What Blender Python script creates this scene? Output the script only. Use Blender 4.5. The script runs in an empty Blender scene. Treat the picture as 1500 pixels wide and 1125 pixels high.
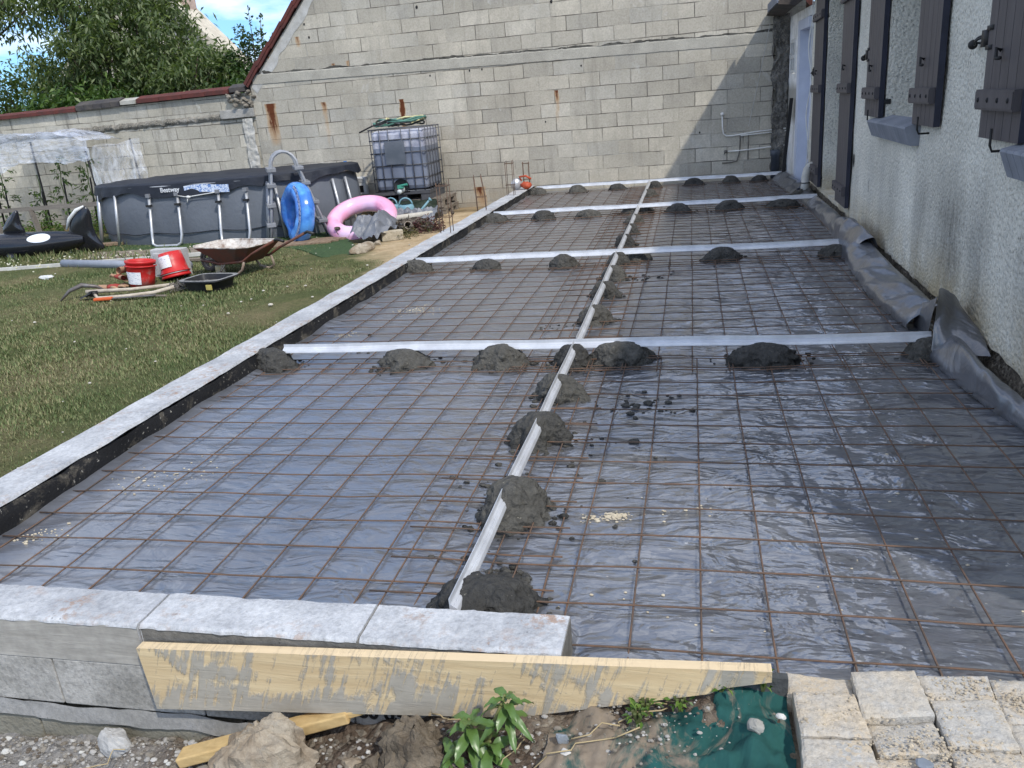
import bpy, math, random
import numpy as np
from mathutils import Vector, Matrix, Euler, noise
random.seed(7); RNG = np.random.default_rng(7)
C = bpy.context.scene.collection
PI = math.pi
def R(d): return math.radians(d)
def V(*a): return Vector(a)
def nz(x, y, z=0.0): return noise.noise(Vector((x, y, z)))
def fbm(x, y, z=0.0, o=4):
    s = 0; a = 1
    for _ in range(o):
        s += a*noise.noise(Vector((x, y, z))); x *= 2.03; y *= 2.03; z *= 2.03; a *= .5
    return s
def ridge(x, y, z=0.0, o=3):
    s = 0; a = 1
    for _ in range(o):
        s += a*(1-2.2*abs(noise.noise(Vector((x, y, z))))); x *= 1.9; y *= 1.9; z += 3.1; a *= .5
    return s

# ------------------------------------------------------------------ mesh helper
class MB:
    def __init__(s): s.v = []; s.f = []
    def add(s, vs, fs):
        n = len(s.v); s.v += [tuple(v) for v in vs]; s.f += [tuple(i+n for i in f) for f in fs]; return s
    def box(s, c, d, rz=0, rot=None, jit=0):
        m = rot if rot is not None else Matrix.Rotation(rz, 3, 'Z')
        vs = []
        for i in range(8):
            p = V((i & 1)-.5, ((i >> 1) & 1)-.5, ((i >> 2) & 1)-.5)
            p = V(p.x*d[0], p.y*d[1], p.z*d[2])
            if jit: p += V(random.uniform(-jit, jit), random.uniform(-jit, jit), random.uniform(-jit, jit))
            vs.append(m @ p + Vector(c))
        return s.add(vs, [(0, 2, 3, 1), (4, 5, 7, 6), (0, 1, 5, 4), (2, 6, 7, 3), (0, 4, 6, 2), (1, 3, 7, 5)])
    def box2(s, a, b): return s.box([(a[i]+b[i])/2 for i in range(3)], [abs(b[i]-a[i]) for i in range(3)])
    def bar(s, p0, p1, w, h, up=(0, 0, 1)):
        p0 = Vector(p0); p1 = Vector(p1); d = p1-p0; L = d.length; d.normalize()
        r = d.cross(Vector(up)).normalized(); u = r.cross(d)
        m = Matrix((d, r, u)).transposed()
        return s.box((p0+p1)/2, (L, w, h), rot=m)
    def tube(s, pts, r, n=6, cap=True, closed=False):
        pts = [Vector(p) for p in pts]; k = len(pts)
        rs = r if isinstance(r, (list, tuple)) else [r]*k
        ref = None; vs = []; fs = []
        for i, p in enumerate(pts):
            a = pts[(i-1) % k] if (i or closed) else pts[0]; b = pts[(i+1) % k] if (i < k-1 or closed) else pts[-1]
            d = (b-a).normalized() if (b-a).length > 1e-9 else V(0, 0, 1)
            if ref is None: ref = d.orthogonal().normalized()
            ref = (ref-d*ref.dot(d)); ref = ref.normalized() if ref.length > 1e-6 else d.orthogonal().normalized()
            q = d.cross(ref)
            for j in range(n):
                t = 2*PI*j/n; vs.append(p+(ref*math.cos(t)+q*math.sin(t))*rs[i])
        for i in range(k if closed else k-1):
            for j in range(n):
                a = i*n+j; b = i*n+(j+1) % n; i2 = (i+1) % k
                fs.append((a, b, i2*n+(j+1) % n, i2*n+j))
        if cap and not closed: fs += [tuple(range(n))[::-1], tuple((k-1)*n+j for j in range(n))]
        return s.add(vs, fs)
    def lathe(s, prof, n=24, c=(0, 0, 0), m=None, capb=True, capt=False):
        vs = []; fs = []; k = len(prof)
        for r, z in prof:
            for j in range(n):
                t = 2*PI*j/n; p = V(r*math.cos(t), r*math.sin(t), z)
                if m is not None: p = m @ p
                vs.append(p+Vector(c))
        for i in range(k-1):
            for j in range(n):
                a = i*n+j; b = i*n+(j+1) % n; fs.append((a, b, b+n, a+n))
        if capb: fs.append(tuple(range(n))[::-1])
        if capt: fs.append(tuple((k-1)*n+j for j in range(n)))
        return s.add(vs, fs)
    def grid(s, fn, nu, nv, cu=False):
        vs = [fn(i/(nu if cu else nu-1), j/(nv-1)) for j in range(nv) for i in range(nu)]
        fs = []
        for j in range(nv-1):
            for i in range(nu if cu else nu-1):
                a = j*nu+i; b = j*nu+(i+1) % nu; fs.append((a, b, b+nu, a+nu))
        return s.add(vs, fs)
    def prism(s, poly, y0, y1, ax='y'):
        n = len(poly)
        f = (lambda p, t: (p[0], t, p[1])) if ax == 'y' else ((lambda p, t: (t, p[0], p[1])) if ax == 'x' else (lambda p, t: (p[0], p[1], t)))
        vs = [f(p, y0) for p in poly]+[f(p, y1) for p in poly]
        fs = [tuple(range(n)), tuple(range(2*n-1, n-1, -1))]+[(i, i+n, (i+1) % n+n, (i+1) % n) for i in range(n)]
        return s.add(vs, fs)
    def blob(s, c, r, amp=.2, fr=2.0, seed=0, nu=14, nv=9, flat=None, o=3):
        c = Vector(c)
        def fn(u, v):
            t = 2*PI*u; p = PI*(v*.98+.01)
            d = V(math.sin(p)*math.cos(t), math.sin(p)*math.sin(t), math.cos(p))
            k = 1+amp*fbm(d.x*fr+seed*7.3, d.y*fr+seed*1.7, d.z*fr+seed, o)
            q = V(d.x*r[0]*k, d.y*r[1]*k, d.z*r[2]*k)
            if flat is not None and q.z < flat: q.z = flat
            return c+q
        return s.grid(fn, nu, nv, True)
    def rock(s, c, r, amp=.25, cuts=7, seed=0, sub=3):
        # sphere cut by random planes: a broken stone with facets
        rg = random.Random(seed); c = Vector(c)
        pl = [(Vector((rg.gauss(0, 1), rg.gauss(0, 1), rg.gauss(0, 1))).normalized(), rg.uniform(.55, .9)) for _ in range(cuts)]
        n = 8*sub
        def fn(u, v):
            t = 2*PI*u; p = PI*(v*.98+.01)
            d = V(math.sin(p)*math.cos(t), math.sin(p)*math.sin(t), math.cos(p)); k = 1
            for q, h in pl:
                e = d.dot(q)
                if e > 1e-3: k = min(k, h/e)
            k *= 1+amp*.3*fbm(d.x*4+seed, d.y*4, d.z*4)
            return c+V(d.x*r[0]*k, d.y*r[1]*k, d.z*r[2]*k)
        return s.grid(fn, n, n//2+1, True)
    def xf(s, m): s.v = [tuple(m @ Vector(v)) for v in s.v]; return s
    def build(s, name, mat, parent=None, smooth=False, world=True, bevel=0):
        me = bpy.data.meshes.new(name)
        if parent is not None and world:
            L = parent_loc(parent); vs = [(v[0]-L[0], v[1]-L[1], v[2]-L[2]) for v in s.v]
        else: vs = s.v
        me.from_pydata(vs, [], s.f); me.update()
        o = bpy.data.objects.new(name, me); C.objects.link(o)
        ms = mat if isinstance(mat, (list, tuple)) else [mat]
        for m in ms: me.materials.append(m)
        if parent is not None: o.parent = parent
        if smooth: me.shade_smooth()
        if bevel:
            b = o.modifiers.new('bevel', 'BEVEL'); b.width = bevel; b.segments = 2; b.limit_method = 'ANGLE'; b.angle_limit = R(40)
        return o
def parent_loc(o):
    L = Vector((0, 0, 0))
    while o is not None: L += o.location; o = o.parent
    return L
def tag(o, label=None, cat=None, group=None, kind=None):
    if label: o['label'] = label
    if cat: o['category'] = cat
    if group: o['group'] = group
    if kind: o['kind'] = kind
    return o
def thing(name, label, cat, loc=(0, 0, 0), rz=0, group=None):
    o = bpy.data.objects.new(name, None); C.objects.link(o); o.location = loc; o.rotation_euler = (0, 0, rz)
    o.empty_display_size = .1
    return tag(o, label, cat, group)
def copy_tree(o, parent=None):
    c = o.copy(); C.objects.link(c)
    if parent is not None: c.parent = parent
    for ch in list(o.children): copy_tree(ch, c)
    return c
def npmesh(name, verts, faces, mat, parent=None):
    me = bpy.data.meshes.new(name); n = len(verts); m = len(faces); k = faces.shape[1]
    me.vertices.add(n); me.vertices.foreach_set('co', verts.astype(np.float32).ravel())
    me.loops.add(m*k); me.loops.foreach_set('vertex_index', faces.astype(np.int32).ravel())
    me.polygons.add(m); me.polygons.foreach_set('loop_start', np.arange(0, m*k, k, dtype=np.int32))
    me.update(calc_edges=True); me.materials.append(mat)
    o = bpy.data.objects.new(name, me); C.objects.link(o)
    if parent is not None: o.parent = parent
    return o

# ------------------------------------------------------------------ materials
class NT:
    def __init__(s, name):
        s.m = bpy.data.materials.new(name); s.m.use_nodes = True; s.t = s.m.node_tree; s.n = s.t.nodes; s.l = s.t.links
        s.b = s.n['Principled BSDF']; s.co = s.n.new('ShaderNodeTexCoord').outputs['Object']
    def lk(s, v, sock):
        if isinstance(v, (int, float)): sock.default_value = v
        elif isinstance(v, (tuple, list)): sock.default_value = (*v, 1) if len(v) == 3 and sock.type == 'RGBA' else v
        else: s.l.new(v, sock)
    def math(s, op, a, b=0.0, c=None, clamp=False):
        q = s.n.new('ShaderNodeMath'); q.operation = op; q.use_clamp = clamp; s.lk(a, q.inputs[0]); s.lk(b, q.inputs[1])
        if c is not None: s.lk(c, q.inputs[2])
        return q.outputs[0]
    def noise(s, scale, detail=4, rough=.55, vec=None, dist=0, col=False):
        q = s.n.new('ShaderNodeTexNoise'); q.inputs['Scale'].default_value = scale; q.inputs['Detail'].default_value = detail
        q.inputs['Roughness'].default_value = rough; q.inputs['Distortion'].default_value = dist
        s.l.new(vec or s.co, q.inputs['Vector']); return q.outputs['Color' if col else 'Fac']
    def voro(s, scale, vec=None, feat='F1', out='Distance'):
        q = s.n.new('ShaderNodeTexVoronoi'); q.feature = feat; q.inputs['Scale'].default_value = scale
        s.l.new(vec or s.co, q.inputs['Vector']); return q.outputs[out]
    def ramp(s, fac, *st, interp='LINEAR'):
        q = s.n.new('ShaderNodeValToRGB'); e = q.color_ramp; e.interpolation = interp
        while len(e.elements) < len(st): e.elements.new(.5)
        for i, (p, c) in enumerate(st):
            e.elements[i].position = p; e.elements[i].color = (*c, 1) if isinstance(c, tuple) else (c, c, c, 1)
        s.lk(fac, q.inputs[0]); return q.outputs[0]
    def mix(s, f, a, b, mode='MIX'):
        q = s.n.new('ShaderNodeMix'); q.data_type = 'RGBA'; q.blend_type = mode; s.lk(f, q.inputs[0]); s.lk(a, q.inputs[6]); s.lk(b, q.inputs[7]); return q.outputs[2]
    def map(s, sc=(1, 1, 1), loc=(0, 0, 0), rot=(0, 0, 0), vec=None):
        q = s.n.new('ShaderNodeMapping'); q.inputs['Scale'].default_value = sc; q.inputs['Location'].default_value = loc; q.inputs['Rotation'].default_value = rot
        s.l.new(vec or s.co, q.inputs['Vector']); return q.outputs[0]
    def sep(s, vec=None):
        q = s.n.new('ShaderNodeSeparateXYZ'); s.l.new(vec or s.co, q.inputs[0]); return q.outputs
    def comb(s, x, y, z=0.0):
        q = s.n.new('ShaderNodeCombineXYZ'); s.lk(x, q.inputs[0]); s.lk(y, q.inputs[1]); s.lk(z, q.inputs[2]); return q.outputs[0]
    def island(s): return s.n.new('ShaderNodeNewGeometry').outputs['Random Per Island']
    def rng(s): return s.n.new('ShaderNodeObjectInfo').outputs['Random']
    def bump(s, h, strength=.5, dist=.01, nrm=None):
        q = s.n.new('ShaderNodeBump'); q.inputs['Strength'].default_value = strength; q.inputs['Distance'].default_value = dist
        s.l.new(h, q.inputs['Height'])
        if nrm is not None: s.l.new(nrm, q.inputs['Normal'])
        return q.outputs[0]
    def fin(s, col, rough=.8, nrm=None, metal=0.0, spec=.3, **kw):
        b = s.b.inputs; s.lk(col, b['Base Color']); s.lk(rough, b['Roughness']); s.lk(metal, b['Metallic']); s.lk(spec, b['Specular IOR Level'])
        if nrm is not None: s.l.new(nrm, b['Normal'])
        for k, v in kw.items(): s.lk(v, b[k.replace('_', ' ')])
        return s.m
def mul(c, k): return tuple(min(1, x*k) for x in c)
def simple(name, col, rough=.7, col2=None, sc=6, bsc=60, bump=.3, bd=.004, metal=0.0, spec=.3, det=5, lo=.35, hi=.65, **kw):
    t = NT(name); c2 = col2 or mul(col, .7)
    f = t.ramp(t.noise(sc, det, .6), (lo, 0.0), (hi, 1.0))
    c = t.mix(f, c2, col)
    return t.fin(c, rough, t.bump(t.noise(bsc, 5, .6), bump, bd) if bump else None, metal, spec, **kw)

def m_blockwall(name, streaks=(), ph=(0, 0), dirt=1.0, light=(.545, .50, .41), dark=(.39, .365, .31)):
    t = NT(name); x, y, z = t.sep()
    w = t.noise(1.3, 3, .5, col=True); wx, wy, wz = t.sep(w)
    u = t.math('ADD', t.math('MULTIPLY_ADD', wx, .03, ph[0]), x); v = t.math('ADD', t.math('MULTIPLY_ADD', wy, .03, ph[1]), z)
    b = t.n.new('ShaderNodeTexBrick'); b.offset = .5
    for k, q in (('Scale', 1.0), ('Mortar Size', .0065), ('Mortar Smooth', .3), ('Bias', 0.0), ('Brick Width', .47), ('Row Height', .205)): b.inputs[k].default_value = q
    b.inputs['Color1'].default_value = (0, 0, 0, 1); b.inputs['Color2'].default_value = (1, 1, 1, 1); b.inputs['Mortar'].default_value = (.5, .5, .5, 1)
    t.l.new(t.comb(u, v), b.inputs['Vector'])
    per = t.ramp(b.outputs['Color'], (0, dark), (.35, mul(light, .88)), (.6, light), (.8, (.46, .435, .375)), (1, mul(light, 1.13)))
    big = t.ramp(t.noise(.8, 5, .6), (.35, .78), (.68, 1.14))
    c = t.mix(1.0, per, big, 'MULTIPLY')
    sp = t.ramp(t.noise(42, 4, .7), (.3, .74), (.55, 1.02), (.75, 1.14))
    c = t.mix(.85, c, sp, 'MULTIPLY')
    blot = t.ramp(t.noise(7, 5, .65, dist=.6), (.44, 0.0), (.62, .42)); c = t.mix(blot, c, (.40, .37, .30))
    # mortar joints: in part open and dark, in part smeared flush
    jm = t.ramp(t.noise(2.2, 3, .6), (.40, .12), (.58, .95)); jf = t.math('MULTIPLY', b.outputs['Fac'], jm)
    jc = t.mix(t.ramp(t.noise(1.6, 2, .5), (.36, 0.0), (.47, 1.0)), (.46, .44, .38), (.12, .11, .095))
    c = t.mix(jf, c, jc)
    # white smears of mortar
    sm = t.ramp(t.noise(3.1, 6, .75, t.map((1, 1, .6)), .8), (.62, 0.0), (.70, .55)); c = t.mix(sm, c, (.56, .55, .51))
    vs = t.ramp(t.noise(2.2, 6, .7, t.map((3.2, 1, .35))), (.52, 0.0), (.74, .55*dirt)); c = t.mix(vs, c, (.20, .185, .155))
    # ochre splash near the ground
    lo = t.math('MULTIPLY', t.ramp(z, (.0, 1.0), (.55, 0.0)) if False else t.math('SUBTRACT', 1.0, t.math('MULTIPLY', t.math('ADD', z, .1), 1.6), clamp=True), t.ramp(t.noise(3, 5, .7), (.4, 0.0), (.6, .6)))
    c = t.mix(lo, c, (.36, .27, .16))
    rust = None
    if streaks:
        n1 = t.math('MULTIPLY', t.math('SUBTRACT', t.noise(5, 3, .6), .5), .12); xx = t.math('ADD', x, n1)
        n2 = t.noise(14, 5, .7, t.map((3, 1, .6)))
        for (sx, zt, ln, wd, st) in streaks:
            d = t.math('DIVIDE', t.math('ABSOLUTE', t.math('SUBTRACT', xx, sx)), wd)
            a = t.math('SUBTRACT', 1.0, d, clamp=True)
            q = t.math('DIVIDE', t.math('SUBTRACT', zt, z), ln)
            g = t.math('MULTIPLY', t.math('GREATER_THAN', q, 0.0), t.math('POWER', t.math('SUBTRACT', 1.1, q, clamp=True), .6))
            k = t.math('MULTIPLY', t.math('MULTIPLY', t.math('POWER', a, .6), g), t.math('MULTIPLY_ADD', n2, st*1.5, st*.35), clamp=True)
            rust = k if rust is None else t.math('MAXIMUM', rust, k)
        c = t.mix(rust, c, t.mix(t.ramp(rust, (.45, 0.0), (.95, 1.0)), (.46, .24, .07), (.12, .04, .018)))
    h = t.math('ADD', t.math('MULTIPLY', jf, -1.6), t.math('ADD', t.math('MULTIPLY', t.noise(70, 4, .7), .55), t.math('MULTIPLY', b.outputs['Color'], .5)))
    return t.fin(c, .92, t.bump(h, .9, .014), spec=.15)

def m_plaster():
    t = NT('roughcast_plaster'); x, y, z = t.sep()
    n = t.noise(55, 3, .6); v = t.voro(48)
    big = t.ramp(t.noise(1.1, 5, .6), (.35, .8), (.65, 1.08))
    c = t.mix(1.0, (.735, .71, .62), big, 'MULTIPLY')
    c = t.mix(.9, c, t.ramp(t.noise(54, 5, .78), (.33, .28), (.46, .92), (.7, 1.12)), 'MULTIPLY')
    # grey water runs below the sills, dirt and ochre damp at the foot
    runs = t.math('MULTIPLY', t.ramp(t.noise(1.7, 5, .65, t.map((1, 2.2, .25))), (.46, 0.0), (.66, .75)), t.math('SUBTRACT', 1.15, z, clamp=True))
    c = t.mix(runs, c, (.38, .375, .35))
    for (yc, wd, st) in ((4.65, .55, 1.0), (4.15, .22, .6), (5.3, .3, .6), (3.4, .3, .5), (6.2, .5, .35)):
        d = t.math('SUBTRACT', 1.0, t.math('DIVIDE', t.math('ABSOLUTE', t.math('SUBTRACT', t.math('ADD', y, t.math('MULTIPLY', t.noise(3, 3), .3)), yc+.15)), wd), clamp=True)
        k = t.math('MULTIPLY', t.math('MULTIPLY', d, st), t.ramp(z, (.05, .9), (.62, 1.0), (.95, 0.0)))
        c = t.mix(t.math('MULTIPLY', k, t.ramp(t.noise(9, 5, .7, t.map((1, 1.6, .5))), (.3, .45), (.6, 1.0))), c, (.17, .165, .145))
    foot = t.math('MULTIPLY', t.math('SUBTRACT', 1.0, t.math('MULTIPLY', t.math('SUBTRACT', z, .14), 2.8), clamp=True), t.ramp(t.noise(2.4, 5, .7), (.36, .1), (.62, .85)))
    c = t.mix(foot, c, (.42, .34, .20))
    h = t.math('ADD', t.math('MULTIPLY', v, -.8), n)
    return t.fin(c, .95, t.bump(h, .75, .012), spec=.1)

def m_poly():
    t = NT('grey_polythene'); x, y, z = t.sep()
    c = t.mix(t.ramp(t.noise(2.0, 6, .65, dist=.5), (.4, 0.0), (.62, 1.0)), (.086, .090, .102), (.122, .128, .142))
    dust = t.ramp(t.noise(9, 7, .75, dist=1.2), (.54, 0.0), (.74, .5))
    side = t.math('ADD', .35, t.math('MULTIPLY', t.math('ADD', x, .9), .5), clamp=True)
    c = t.mix(t.math('MULTIPLY', dust, side), c, (.26, .262, .26))
    spk = t.ramp(t.noise(55, 2, .5), (.735, 0.0), (.76, .6)); c = t.mix(t.math('MULTIPLY', spk, side), c, (.6, .58, .52))
    rg = t.math('ADD', .22, t.math('MULTIPLY', t.noise(5, 5, .7), .20))
    w1 = t.noise(3.2, 2, .45, t.map((1, 2.6, 1), rot=(0, 0, R(28))), 1.6)
    w2 = t.noise(16, 3, .5, t.map((1, 1.7, 1), rot=(0, 0, R(-20))), 1.2)
    w3 = t.math('ABSOLUTE', t.math('SUBTRACT', t.noise(3.6, 3, .5, t.map((1, 1.9, 1), rot=(0, 0, R(-35))), 1.4), .5))
    wn = t.noise(3.0, 2, .5, col=True); va = t.n.new('ShaderNodeVectorMath'); va.operation = 'MULTIPLY_ADD'; t.l.new(wn, va.inputs[0]); va.inputs[1].default_value = (.5, .35, 0); t.l.new(t.co, va.inputs[2])
    def plates(sc_, rot):
        vm = t.map((1, 1.7, 1), rot=(0, 0, rot), vec=va.outputs[0]); vo = t.n.new('ShaderNodeTexVoronoi'); vo.inputs['Scale'].default_value = sc_; t.l.new(vm, vo.inputs['Vector'])
        df = t.n.new('ShaderNodeVectorMath'); df.operation = 'SUBTRACT'; t.l.new(vm, df.inputs[0]); t.l.new(vo.outputs['Position'], df.inputs[1])
        cc = t.n.new('ShaderNodeVectorMath'); cc.operation = 'SUBTRACT'; t.l.new(vo.outputs['Color'], cc.inputs[0]); cc.inputs[1].default_value = (.5, .5, .5)
        dt = t.n.new('ShaderNodeVectorMath'); dt.operation = 'DOT_PRODUCT'; t.l.new(df.outputs[0], dt.inputs[0]); t.l.new(cc.outputs[0], dt.inputs[1]); return dt.outputs['Value']
    pk = t.math('ADD', .24, t.math('MULTIPLY', t.math('ADD', x, .7), 1.2), clamp=True)
    pl = t.math('MULTIPLY', t.math('ADD', plates(5.5, .5), t.math('MULTIPLY', plates(11, -.4), .7)), t.math('MULTIPLY', pk, 5.0))
    h = t.math('ADD', t.math('MULTIPLY', t.math('ADD', t.math('ADD', w1, t.math('MULTIPLY', w3, 1.0)), t.math('MULTIPLY', w2, .05)), t.math('ADD', .72, t.math('MULTIPLY', t.math('ADD', x, .9), .3), clamp=True)), pl)
    bn = t.bump(h, .55, .05); t.l.new(bn, t.b.inputs['Coat Normal']); return t.fin(c, rg, bn, spec=1.0, IOR=1.6, Coat_Weight=.9, Coat_IOR=1.95, Coat_Roughness=t.math('SUBTRACT', .36, t.math('MULTIPLY', t.math('ADD', x, 1.4), .16, clamp=True)))

def m_concrete(name, col, col2, sc=3.0, speck=.5, bd=.006, rust=0.0):
    t = NT(name)
    c = t.mix(t.ramp(t.noise(sc, 7, .65), (.36, 0.0), (.64, 1.0)), col2, col)
    c = t.mix(speck, c, t.ramp(t.noise(65, 4, .7), (.3, .66), (.55, 1.0), (.75, 1.18)), 'MULTIPLY')
    pit = t.ramp(t.voro(38), (.06, .0), (.13, 1.0)); keep = t.ramp(t.noise(6, 3), (.5, 1.0), (.62, .0)); pt = t.math('MAXIMUM', pit, keep)
    c = t.mix(.45, c, pt, 'MULTIPLY')
    if rust: c = t.mix(t.math('MULTIPLY', t.ramp(t.noise(4, 3, .6), (.5, 0.0), (.66, 1.0)), t.ramp(t.noise(33, 4, .7), (.5, 0.0), (.6, rust))), c, (.30, .17, .09))
    h = t.math('ADD', t.math('MULTIPLY', t.noise(30, 5, .7), .8), t.math('MULTIPLY', t.noise(5, 4), 1.2))
    return t.fin(c, .93, t.bump(h, .7, bd), spec=.15)

def m_bitumen():
    t = NT('black_bitumen')
    c = t.mix(t.ramp(t.noise(5, 6, .75, dist=.6), (.52, 0.0), (.66, 1.0)), (.012, .012, .013), (.13, .115, .09))
    c = t.mix(t.ramp(t.noise(60, 3, .6), (.66, 0.0), (.70, .8)), c, (.38, .36, .31))
    return t.fin(c, .75, t.bump(t.noise(25, 5, .7), .8, .012), spec=.3)

def m_mortar():
    t = NT('wet_mortar'); f = t.rng()
    c = t.mix(f, (.045, .044, .041), (.092, .088, .077))
    c = t.mix(.8, c, t.ramp(t.noise(26, 5, .7), (.3, .55), (.7, 1.35)), 'MULTIPLY')
    c = t.mix(t.ramp(t.noise(70, 2), (.70, 0.0), (.74, .6)), c, (.3, .28, .22))
    h = t.math('ADD', t.math('MULTIPLY', t.voro(45), .7), t.noise(30, 5, .75))
    return t.fin(c, .8, t.bump(h, 1.0, .02), spec=.3)

def m_soil(name, cols, pebble=.5):
    t = NT(name)
    c = t.ramp(t.noise(5, 8, .72, dist=.4), (.3, cols[0]), (.5, cols[1]), (.68, cols[2]))
    v = t.voro(60); pb = t.ramp(t.voro(60, out='Color'), (.68, 0.0), (.74, pebble)); c = t.mix(pb, c, (.40, .36, .29))
    c = t.mix(.6, c, t.ramp(t.noise(90, 3, .7), (.3, .6), (.7, 1.25)), 'MULTIPLY')
    if name == 'stony_soil':
        x = t.sep()[0]; k = t.math('MULTIPLY', t.math('ADD', t.math('SUBTRACT', -1.25, x), t.math('MULTIPLY', t.math('SUBTRACT', t.noise(4, 4, .6), .5), 1.1)), 3.0, clamp=True)
        c = t.mix(t.math('MULTIPLY', k, .8), c, t.mix(t.noise(50, 4, .7), (.24, .23, .215), (.42, .41, .39)))
    h = t.math('ADD', t.math('MULTIPLY', v, -.8), t.math('MULTIPLY', t.noise(35, 6, .75), 1.3))
    return t.fin(c, .95, t.bump(h, 1.0, .02), spec=.12)

def m_lawn():
    t = NT('lawn_ground'); x, y, z = t.sep()
    g = t.ramp(t.noise(1.1, 7, .68, dist=.3), (.3, (.075, .095, .035)), (.46, (.11, .12, .05)), (.58, (.165, .15, .075)), (.72, (.22, .18, .10)))
    g = t.mix(.7, g, t.ramp(t.noise(45, 4, .7), (.3, .5), (.7, 1.4)), 'MULTIPLY')
    # bare sandy strip beside the kerb, widening towards the far end
    n = t.math('MULTIPLY', t.math('SUBTRACT', t.noise(1.7, 5, .65), .5), 1.7)
    edge = t.math('ADD', t.math('SUBTRACT', x, t.math('MULTIPLY_ADD', t.math('SUBTRACT', y, 6.3), -.52, -2.62)), n)
    sand = t.math('MULTIPLY', t.math('MULTIPLY', edge, 1.6, clamp=True), t.math('MULTIPLY', t.math('SUBTRACT', y, 5.9), .8, clamp=True))
    sc = t.mix(t.ramp(t.noise(6, 7, .75), (.35, 0.0), (.65, 1.0)), (.40, .29, .165), (.60, .47, .30))
    c = t.mix(sand, g, sc)
    bed = t.math('MULTIPLY', t.math('SUBTRACT', y, 12.25), 5.0, clamp=True); c = t.mix(t.math('MULTIPLY', bed, t.ramp(t.noise(3, 4), (.35, .4), (.6, 1.0))), c, (.20, .15, .085))
    return t.fin(c, .95, t.bump(t.noise(50, 6, .75), .9, .03), spec=.1)

def m_leaf(name, a, b, c3=None, trans=.25):
    t = NT(name); c = t.ramp(t.island(), (0, a), (.6, b), (1, c3 or b))
    t.fin(c, .45, spec=.35)
    o = [q for q in t.n if q.type == 'OUTPUT_MATERIAL'][0]; tr = t.n.new('ShaderNodeBsdfTranslucent'); mx = t.n.new('ShaderNodeMixShader')
    t.l.new(t.mix(1.0, c, (1.3, 1.5, .6), 'MULTIPLY'), tr.inputs[0]); mx.inputs[0].default_value = trans
    t.l.new(t.b.outputs[0], mx.inputs[1]); t.l.new(tr.outputs[0], mx.inputs[2]); t.l.new(mx.outputs[0], o.inputs[0]); return t.m
def m_film(name, col, alpha_lo, alpha_hi, sc=(6, 6, 1.2)):
    # clear thin plastic: part see-through, milky in the folds
    t = NT(name); f = t.ramp(t.noise(3, 5, .6, t.map(sc), .8), (.38, alpha_lo), (.62, alpha_hi))
    t.fin(col, .22, t.bump(t.noise(4, 5, .6, t.map(sc), 1.0), .8, .03), spec=.7)
    o = [q for q in t.n if q.type == 'OUTPUT_MATERIAL'][0]; tr = t.n.new('ShaderNodeBsdfTransparent'); mx = t.n.new('ShaderNodeMixShader')
    t.l.new(f, mx.inputs[0]); t.l.new(tr.outputs[0], mx.inputs[1]); t.l.new(t.b.outputs[0], mx.inputs[2]); t.l.new(mx.outputs[0], o.inputs[0]); return t.m
def m_wood(name, a, b, ax=(1, 14, 14), rough=.75, bd=.004):
    t = NT(name); g = t.noise(3.2, 6, .65, t.map(ax), .6)
    c = t.mix(t.ramp(g, (.3, 0.0), (.7, 1.0)), a, b); c = t.mix(.5, c, t.ramp(t.noise(40, 3), (.3, .75), (.7, 1.15)), 'MULTIPLY')
    return t.fin(c, rough, t.bump(g, .5, bd), spec=.25)

# ------------------------------------------------------------------ camera, sky, sun
cam = bpy.data.objects.new('camera', bpy.data.cameras.new('camera')); C.objects.link(cam); bpy.context.scene.camera = cam
yw, pt, rl = .231666, .329385, .083385
fw = V(-math.sin(yw)*math.cos(pt), math.cos(yw)*math.cos(pt), -math.sin(pt)); rt = V(math.cos(yw), math.sin(yw), 0); dn = fw.cross(rt)
r2 = rt*math.cos(rl)+dn*math.sin(rl); d2 = dn*math.cos(rl)-rt*math.sin(rl)
cam.matrix_world = Matrix(((r2.x, -d2.x, -fw.x, 0), (r2.y, -d2.y, -fw.y, 0), (r2.z, -d2.z, -fw.z, 1.2), (0, 0, 0, 1)))
cam.data.sensor_width = 36; cam.data.lens = 1180.0/1500*36; cam.data.clip_end = 3000; cam.data.clip_start = .05
sc = bpy.context.scene
sc.view_settings.view_transform = 'Standard'; sc.view_settings.look = 'None'; sc.view_settings.gamma = 1; sc.view_settings.exposure = EXPO = .45
SUN = V(.633, -.6, 1.0).normalized(); EL = math.asin(SUN.z)
w = bpy.data.worlds.new('World'); sc.world = w; w.use_nodes = True; nt = w.node_tree; bg = nt.nodes['Background']
sk = nt.nodes.new('ShaderNodeTexSky'); sk.sky_type = 'NISHITA'; sk.sun_disc = False; sk.sun_elevation = EL; sk.sun_rotation = math.atan2(SUN.x, SUN.y); sk.air_density = 1.0; sk.dust_density = .4; sk.ozone_density = 2.0
tc = nt.nodes.new('ShaderNodeTexCoord'); mp = nt.nodes.new('ShaderNodeMapping'); mp.inputs['Scale'].default_value = (1, 1, 3.2); mp.inputs['Location'].default_value = (.35, .1, .42)
nz1 = nt.nodes.new('ShaderNodeTexNoise'); nz1.inputs['Scale'].default_value = 2.6; nz1.inputs['Detail'].default_value = 8; nz1.inputs['Roughness'].default_value = .56
rp = nt.nodes.new('ShaderNodeValToRGB'); rp.color_ramp.elements[0].position = .46; rp.color_ramp.elements[1].position = .60
sat = nt.nodes.new('ShaderNodeMix'); sat.data_type = 'RGBA'; sat.blend_type = 'MULTIPLY'; sat.inputs[0].default_value = 1; sat.inputs[7].default_value = (.90, 1.0, 1.12, 1)
mx = nt.nodes.new('ShaderNodeMix'); mx.data_type = 'RGBA'; mx.inputs[7].default_value = (8.2, 8.5, 9.2, 1)
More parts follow.
